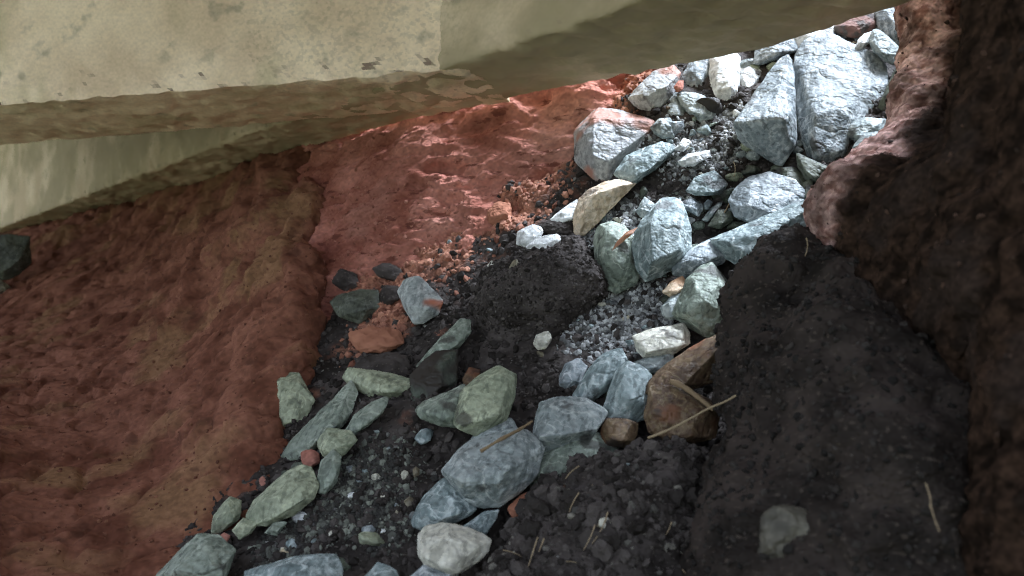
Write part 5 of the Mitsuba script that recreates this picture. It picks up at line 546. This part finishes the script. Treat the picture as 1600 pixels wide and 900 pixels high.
def rock_mesh(points, rough, seed):
    P = np.array(points, float)
    c = P.mean(0)
    _, sv, axes = np.linalg.svd(P - c, full_matrices=False)
    sc = 0.72 * sv / math.sqrt(len(P)) + 0.28 * sv.mean() / math.sqrt(len(P))
    W = (P - c) @ axes.T / sc * np.interp(sv.mean() / math.sqrt(len(P)), [0.02, 0.08], [1.17, 1.10])                # the corner points in the rock's own proportions
    mm = m3.Manifold.hull_points(np.ascontiguousarray(W)).to_mesh()
    hv, hf = np.array(mm.vert_properties[:, :3], float), np.array(mm.tri_verts)
    fn = np.cross(hv[hf[:, 1]] - hv[hf[:, 0]], hv[hf[:, 2]] - hv[hf[:, 0]])
    area = np.linalg.norm(fn, axis=1)
    fn = fn[area > 1e-3] / area[area > 1e-3][:, None]
    fh = (fn * hv[hf[area > 1e-3][:, 0]]).sum(1)
    _, keep = np.unique(np.round(np.c_[fn, fh], 2), axis=0, return_index=True)
    fn, fh = fn[keep], np.maximum(fh[keep], 0.12)
    r = np.random.default_rng(seed)
    if rough < 1.4:                                 # cleavage planes
        d = r.normal(size=(4, 3)); d /= np.linalg.norm(d, axis=1, keepdims=True)
        fn = np.vstack([fn, d]); fh = np.r_[fh, (W @ d.T).max(0) * r.uniform(0.76, 0.96, 4)]
    extent = float(np.prod(sc * sv / sv)) ** (1 / 3)
    ball = trimesh.creation.icosphere(5 if extent > 0.035 else 4)
    D = np.array(ball.vertices)
    sharp = 80 if rough < 1.4 else 12
    rad = (np.clip(D @ fn.T / fh, 0, None) ** sharp).sum(1) ** (-1 / sharp)
    m = trimesh.Trimesh(c + (D * rad[:, None] * sc) @ axes, ball.faces, process=False)
    if m.volume < 0: m.invert()
    size = float(abs(m.volume)) ** (1 / 3)
    v, f = np.array(m.vertices), np.array(m.faces)
    n = vnormals(v, f)
    q = v / size
    o = np.array([seed * 3.7, seed * 1.3, seed * 2.1])
    s = meshkit.fbm(q * 2.3 + o, 2, seed) * 7 + 0.6 * meshkit.noise(q * 7 + o, seed)
    e = np.clip((s - np.floor(s) - 0.35) / 0.4, 0, 1)
    steps = (np.floor(s) + e * e * (3 - 2 * e)) / 7     # chipped ledges
    d = 0.02 * (meshkit.fbm(q * 1.7 + o, 2, seed + 5) - 0.5) + 0.075 * (steps - 0.5) + 0.03 * (meshkit.fbm(q * 6 + o, 4, seed + 9) - 0.5) * rough ** 2 + 0.05 * (rough - 1) * (meshkit.fbm(q * 12 + o, 2, seed) - 0.5)
    return trimesh.Trimesh(v + n * (d * size)[:, None], f, process=False)


rock_meshes = []
for i, (name, cat, label, mat, rough, pts) in enumerate(ROCKS):
    k = numbered(name)
    rm = rock_mesh(pts, rough, i + 11)
    rock_meshes.append(rm)
    scene[k] = mikit.ply(rm, 'm_' + mat, 40)
    tag(k, label, cat)

# ---------------------------------------------------------------- crumbs, gravel, small stones
rng = np.random.default_rng(5)
TONES = []
scene['m_grain'] = {'type': 'twosided', 'bsdf': {'type': 'principled', 'base_color': {'type': 'mesh_attribute', 'name': 'vertex_color'}, 'roughness': 0.8, 'specular': 0.25}}
ico = trimesh.creation.icosahedron()
SHAPES = []
for k in range(12):
    r = np.random.default_rng(100 + k)
    vv = ico.vertices * (0.72 + 0.5 * r.random((12, 1))) * np.array([1.0, 0.8 + 0.3 * r.random(), 0.45 + 0.45 * r.random()])
    SHAPES.append(vv)


def surface_points(m, count, weight=None):
    tri = m.triangles
    area = np.linalg.norm(np.cross(tri[:, 1] - tri[:, 0], tri[:, 2] - tri[:, 0]), axis=1) / 2
    c = tri.mean(1)
    w = area * (weight(c) if weight is not None else 1)
    k = rng.choice(len(tri), count, p=w / w.sum())
    a, b = rng.random((2, count, 1))
    flip = (a + b) > 1
    a, b = np.where(flip, 1 - a, a), np.where(flip, 1 - b, b)
    t = tri[k]
    return t[:, 0] + a * (t[:, 1] - t[:, 0]) + b * (t[:, 2] - t[:, 0])


ball1 = trimesh.creation.icosphere(1)
CLODS = []
for k in range(10):
    vv = np.array(ball1.vertices)
    vv = vv * (0.25 + 1.5 * meshkit.fbm(vv * 2.1 + 9 * k, 3, k)[:, None]) * np.array([1.0, 0.85, 0.7])
    CLODS.append(vv)


def grains(points, lo, hi, power=2.5, dark=(0.018, 0.014, 0.012), light=(0.085, 0.071, 0.066), tone=1.6, fine=False):
    n = len(points)
    lib, faces = (np.array(CLODS), ball1.faces) if fine else (np.array(SHAPES), ico.faces)
    size = lo + (hi - lo) * rng.random(n) ** power
    q = rng.normal(size=(n, 4)); q /= np.linalg.norm(q, axis=1, keepdims=True)
    w, x, y, z = q.T
    Rm = np.stack([1 - 2 * (y * y + z * z), 2 * (x * y - z * w), 2 * (x * z + y * w), 2 * (x * y + z * w), 1 - 2 * (x * x + z * z), 2 * (y * z - x * w),
                   2 * (x * z - y * w), 2 * (y * z + x * w), 1 - 2 * (x * x + y * y)], -1).reshape(n, 3, 3)
    nv = lib.shape[1]
    v = np.einsum('nij,nkj->nki', Rm, lib[rng.integers(0, len(lib), n)] * size[:, None, None]) + points[:, None]
    f = faces[None] + nv * np.arange(n)[:, None, None]
    u = rng.random((n, 1)) ** tone
    TONES.append(np.repeat(np.array(dark) * (1 - u) + np.array(light) * u, nv, axis=0))
    return trimesh.Trimesh(v.reshape(-1, 3), f.reshape(-1, 3), process=False)


from scipy.spatial import cKDTree
slope_n = vnormals(np.array(slope.vertices), np.array(slope.faces))
slope_tree = cKDTree(slope.vertices)


inview = lambda c: ((c[:, 1] > 1.5) & (c[:, 0] > -1.2)).astype(float)


def bedding(m):         # soil packed against a rock where it enters the slope
    d, i = slope_tree.query(m.triangles_center)
    h = ((m.triangles_center - np.array(slope.vertices)[i]) * slope_n[i]).sum(1)
    w = ((h > -0.006) & (h < 0.012) & (d < 0.04)).astype(float) * (0.4 + meshkit.noise(m.triangles_center * 30, 3))
    if w.sum() < 5: return []
    return [surface_points(m, int(min(160, 5 + 0.35 * w.sum())), lambda c: w)]


def strew(key, label, pieces):
    global TONES
    scene[key] = mikit.ply(trimesh.util.concatenate(pieces), 'm_grain', False, color=np.vstack(TONES))
    TONES = []
    tag(key, label, label.split(' strewn')[0].split(' at ')[0].split(' on ')[0], kind='stuff')


near_top = lambda c: np.clip(near(c, GRAVEL[:8] + GRAVEL[11:14]) - 0.1, 0, 1)
near_low = lambda c: np.clip(near(c, GRAVEL[8:11] + GRAVEL[14:]) - 0.1, 0, 1)
strew('soil_crumbs', 'soil crumbs strewn dark over the slope and mounds',
      [grains(surface_points(slope, 15000, lambda c: inview(c) * np.clip(1.1 - near(c, CLAY), 0.02, 1)), 0.002, 0.018, 3),
       grains(surface_points(mound, 4500), 0.002, 0.012), grains(surface_points(mound, 800), 0.008, 0.026, 2, fine=True), grains(surface_points(heap, 6000), 0.002, 0.010, 2.2, (0.010, 0.008, 0.007), (0.045, 0.037, 0.033)),
       grains(surface_points(hump, 2600), 0.002, 0.010), grains(surface_points(bank, 1500), 0.002, 0.009, 2.5, (0.02, 0.012, 0.009), (0.09, 0.05, 0.035)),
       grains(surface_points(left, 5000, lambda c: (c[:, 1] < 4).astype(float)), 0.0015, 0.007, 3, (0.10, 0.038, 0.022), (0.25, 0.11, 0.065))]
      + [grains(p, 0.003, 0.012, 2.0) for m in rock_meshes if m.centroid[1] < 2.52 for p in bedding(m)])
strew('clay_crumbs', 'clay crumbs at the foot of the red wall',
      [grains(surface_points(slope, 5500, lambda c: np.clip(near(c, CLAY) - 0.15, 0, 1)), 0.002, 0.017, 4, (0.16, 0.06, 0.04), (0.46, 0.22, 0.15), 1),
       grains(surface_points(wall, 900, lambda c: np.clip(near(c, CLAY) - 0.1, 0, 1) + 0.03), 0.002, 0.010, 4, (0.16, 0.06, 0.04), (0.42, 0.19, 0.14), 1)])
strew('gravel', 'gravel on the slope, grey and angular',
      [grains(surface_points(slope, 9500, near_top), 0.0018, 0.012, 3.0, (0.06, 0.058, 0.058), (0.50, 0.50, 0.50), 1.5),
       grains(surface_points(slope, 3800, near_low), 0.0018, 0.012, 3.5, (0.035, 0.032, 0.03), (0.24, 0.25, 0.21), 2.6),
       grains(surface_points(slope, 1500, inview), 0.002, 0.009, 3.0, (0.06, 0.055, 0.05), (0.32, 0.31, 0.29), 2), grains(surface_points(mound, 700), 0.003, 0.013, 3, (0.06, 0.055, 0.05), (0.22, 0.20, 0.17), 2)])

# small stones one can pick out: each an object of its own
def small_stones(mesh, count, weight, lo, hi, mats, label, group, seed):
    global rng
    rng = np.random.default_rng(seed)
    for c in surface_points(mesh, count, weight):
        k = numbered('small_stone')
        s = lo + (hi - lo) * rng.random() ** 1.6
        d = rng.normal(size=(14, 3)); d /= np.linalg.norm(d, axis=1, keepdims=True)
        d *= np.array([1, rng.uniform(0.6, 0.95), rng.uniform(0.45, 0.8)]) * s
        a = rng.uniform(0, math.pi); d[:, :2] = d[:, :2] @ np.array([[math.cos(a), -math.sin(a)], [math.sin(a), math.cos(a)]])
        m = hull(d + c)
        m = m.subdivide()
        trimesh.smoothing.filter_laplacian(m, lamb=0.4, volume_constraint=False, iterations=1)
        scene[k] = mikit.ply(m, 'm_' + mats[rng.integers(len(mats))], 50)
        tag(k, label, 'stone', group)


small_stones(slope, 110, lambda c: np.clip(near(c, RUBBLE) - 0.15, 0, 1), 0.022, 0.06, ['pale', 'grey', 'blue', 'green', 'dark', 'soilrock', 'ygreen'], 'angular filler stone wedged between the larger rocks of the pile', 'filler stones of the pile', 44)
small_stones(slope, 90, lambda c: np.clip(near(c, GRAVEL) - 0.12, 0, 1), 0.011, 0.026, ['pale', 'grey', 'blue', 'white', 'cwhite'], 'small angular stone lying among the grey gravel of the slope', 'small stones in the gravel', 41)
small_stones(slope, 50, lambda c: inview(c) * np.clip(1 - near(c, GRAVEL), 0, 1), 0.010, 0.020, ['grey', 'blue', 'tan', 'brown', 'green'], 'small stone half sunk in the dark soil between the rocks', 'small stones in the soil', 42)
small_stones(mound, 40, None, 0.009, 0.017, ['tan', 'grey', 'cwhite', 'brown'], 'small stone stuck in the crumbly soil mound at the bottom', 'small stones in the soil mound', 43)

# ---------------------------------------------------------------- stems, leaf, grass
STEMS = {"twig":[[-0.065,1.85,0.728],[-0.02,1.86,0.753],[0.016,1.9,0.767],[0.044,1.93,0.781]],"stem":[[0.265,1.74,0.77],[0.304,1.73,0.787],[0.343,1.72,0.809],[0.381,1.71,0.832],[0.408,1.71,0.843],[0.428,1.7,0.856]],"straws":[[[0.45,1.52,0.726],[0.448,1.5,0.716],[0.453,1.5,0.702]],[[0.453,1.51,0.727],[0.44,1.5,0.716],[0.436,1.5,0.704]],[[0.448,1.46,0.695],[0.441,1.425,0.684],[0.451,1.44,0.661]],[[0.493,1.38,0.677],[0.499,1.37,0.667],[0.495,1.37,0.642]],[[0.602,1.3,0.763],[0.603,1.29,0.746],[0.6,1.28,0.735]],[[0.594,1.27,0.739],[0.595,1.26,0.721],[0.597,1.25,0.705]],[[0.129,1.72,0.668],[0.113,1.7,0.647],[0.108,1.68,0.64]],[[0.154,1.66,0.62],[0.144,1.65,0.599],[0.131,1.64,0.579]],[[0.18,1.68,0.64],[0.164,1.66,0.609],[0.147,1.65,0.588]],[[0.048,1.68,0.592],[0.038,1.66,0.568],[0.026,1.65,0.535]],[[0.06,1.68,0.59],[0.05,1.66,0.571]],[[0.134,1.78,0.709],[0.114,1.77,0.696],[0.106,1.76,0.688]],[[0.3,1.68,0.622],[0.291,1.67,0.606],[0.285,1.66,0.602]],[[0.357,1.6,0.577],[0.347,1.6,0.561]],[[0.618,2.46,1.442],[0.62,2.45,1.417],[0.617,2.45,1.398]],[[0.619,1.86,1.172],[0.618,1.85,1.154],[0.609,1.84,1.133]]],"root":[[0.357,2.0,0.862],[0.382,1.97,0.851],[0.406,1.95,0.832],[0.437,1.93,0.806]],"leaf":[[0.264,2.4,1.182],[0.278,2.4,1.208],[0.304,2.4,1.234],[0.337,2.41,1.249],[0.32,2.39,1.228],[0.294,2.39,1.207]],"grass":[[[0.625,2.16,1.153],[0.635,2.13,1.177],[0.672,2.11,1.194]],[[0.626,2.15,1.155],[0.631,2.13,1.169],[0.638,2.12,1.184]],[[0.633,2.16,1.18],[0.65,2.13,1.188],[0.676,2.1,1.187]]],"vine":[[0.604,2.43,1.334],[0.589,2.42,1.307],[0.57,2.43,1.272]]}


def tube(path, radius, sides=7, jitter=0.0, seed=0):
    P = np.array(path, float)
    if len(P) > 2:
        s = np.r_[0, np.cumsum(np.linalg.norm(np.diff(P, axis=0), axis=1))]
        from scipy.interpolate import make_interp_spline
        P = make_interp_spline(s, P, k=2)(np.linspace(0, s[-1], 14))
    r = np.random.default_rng(seed)
    m = None
    R = radius * (1 - 0.35 * np.linspace(0, 1, len(P))) * (1 + jitter * (r.random(len(P)) - 0.5))
    t = np.gradient(P, axis=0); t /= np.linalg.norm(t, axis=1, keepdims=True)
    a = np.cross(t, [0.3, 0.2, 0.93]); a /= np.linalg.norm(a, axis=1, keepdims=True)
    b = np.cross(t, a)
    ang = np.arange(sides) * 2 * math.pi / sides
    v = P[:, None] + R[:, None, None] * (np.cos(ang)[None, :, None] * a[:, None] + np.sin(ang)[None, :, None] * b[:, None])
    n = len(P); i = np.arange(n * sides).reshape(n, sides); j = np.roll(i, -1, 1)
    q = np.stack([i[:-1], j[:-1], j[1:], i[1:]], -1).reshape(-1, 4)
    f = np.vstack([q[:, [0, 1, 2]], q[:, [0, 2, 3]], [[i[0, 0], i[0, k + 1], i[0, k]] for k in range(1, sides - 1)], [[i[-1, 0], i[-1, k], i[-1, k + 1]] for k in range(1, sides - 1)]])
    return trimesh.Trimesh(v.reshape(-1, 3), f, process=False)


scene['twig'] = mikit.ply(tube(STEMS['twig'], 0.0042, jitter=0.5), 'm_twig', True)
tag('twig', 'dry brown twig lying across the large blunt grey boulder', 'twig')
scene['dry_straw'] = mikit.ply(tube(STEMS['stem'], 0.0030, jitter=0.4, seed=2), 'm_straw', True)
tag('dry_straw', 'long dry straw slanting in front of the brown stones', 'straw')
scene['root'] = mikit.ply(tube(STEMS['root'], 0.008, jitter=0.4, seed=3), 'm_twig', True)
tag('root', 'dark root running between the two brown stones', 'root')
scene['vine'] = mikit.ply(tube(STEMS['vine'], 0.002, seed=4), 'm_twig', True)
tag('vine', 'thin dark stem arching beside the broad pale boulder', 'stem')
STRAW_LABELS = ['upright left leg of the bent straw pair in the soil heap', 'short bent straw beside the upright one in the soil heap', 'straw standing in front of the rotten tan stone', 'straw bit right of the rotten tan stone',
                'upper half of the broken straw on the right side of the soil heap', 'lower half of the broken straw on the right side of the soil heap', 'loose straw in the middle of the soil mound',
                'straw lying down the centre of the soil mound', 'second straw down the centre of the soil mound', 'long pale straw at the lower left of the soil mound', 'short straw beside the long pale one, lower left of the mound',
                'thin straw at the top of the soil mound', 'curved white root hair on the right of the soil mound', 'straw at the bottom right of the soil mound', 'pale curved straw above the broad pale boulder', 'reddish straw on top of the dark soil heap']
for i, (path, lab) in enumerate(zip(STEMS['straws'], STRAW_LABELS)):
    k = numbered('straw')
    scene[k] = mikit.ply(tube(path, 0.0014, 6, 0.6, i), 'm_straw', True)
    tag(k, lab, 'straw')
r = np.random.default_rng(77)
rng = np.random.default_rng(78)
for c in surface_points(mound, 26, lambda c: (c[:, 1] < 1.85).astype(float)):
    k = numbered('rootlet')
    d = r.normal(size=3) * [1, 0.4, 0.8]; d *= r.uniform(0.012, 0.032) / np.linalg.norm(d)
    b = r.normal(size=3) * 0.006
    up = np.array([0, -0.006, 0.006])
    scene[k] = mikit.ply(tube([c - d + up * 0.3, c + b + up, c + d + up * 0.6], r.uniform(0.0006, 0.0011), 5, 0.5, 5), 'm_straw', True)
    tag(k, 'thin dry rootlet tangled in the crumbly soil mound at the bottom', 'rootlet', 'rootlets in the soil mound')
L = np.array(STEMS['leaf'])
fold = L.mean(0) + np.array([0, -0.012, 0.006])
lv = np.vstack([L, fold[None]])
lf = [[k, (k + 1) % len(L), len(L)] for k in range(len(L))]
lm = trimesh.Trimesh(lv, lf, process=False).subdivide().subdivide()
lm.vertices = np.array(lm.vertices) + [0, -0.045, 0.0] + 0.008 * (meshkit.fbm(np.array(lm.vertices) * 40, 2, 3)[:, None] - 0.5)
scene['dry_leaf'] = mikit.ply(lm, 'm_leaf', True)
tag('dry_leaf', 'curled reddish brown dead leaf on the mossy green rock', 'leaf')
for path, lab in zip(STEMS['grass'], ['lowest green grass blade by the blue rock slab', 'short upright green grass blade by the blue rock slab', 'long flat green grass blade by the blue rock slab']):
    k = numbered('grass_blade')
    P = np.array(path); P = np.vstack([P[0] + (P[1] - P[0]) * u for u in np.linspace(0, 1, 5)] + [P[1] + (P[2] - P[1]) * u for u in np.linspace(0.2, 1, 5)])
    w = 0.0022 * np.sin(np.linspace(0.5, math.pi, len(P)))[:, None] * np.array([[0.2, -0.3, 0.9]])
    n = len(P); v = np.vstack([P - w, P + w]); i = np.arange(n - 1)
    scene[k] = mikit.ply((v, np.stack([i, i + 1, i + 1 + n, i + n], 1)), 'm_grass', True)
    tag(k, lab, 'grass blade')
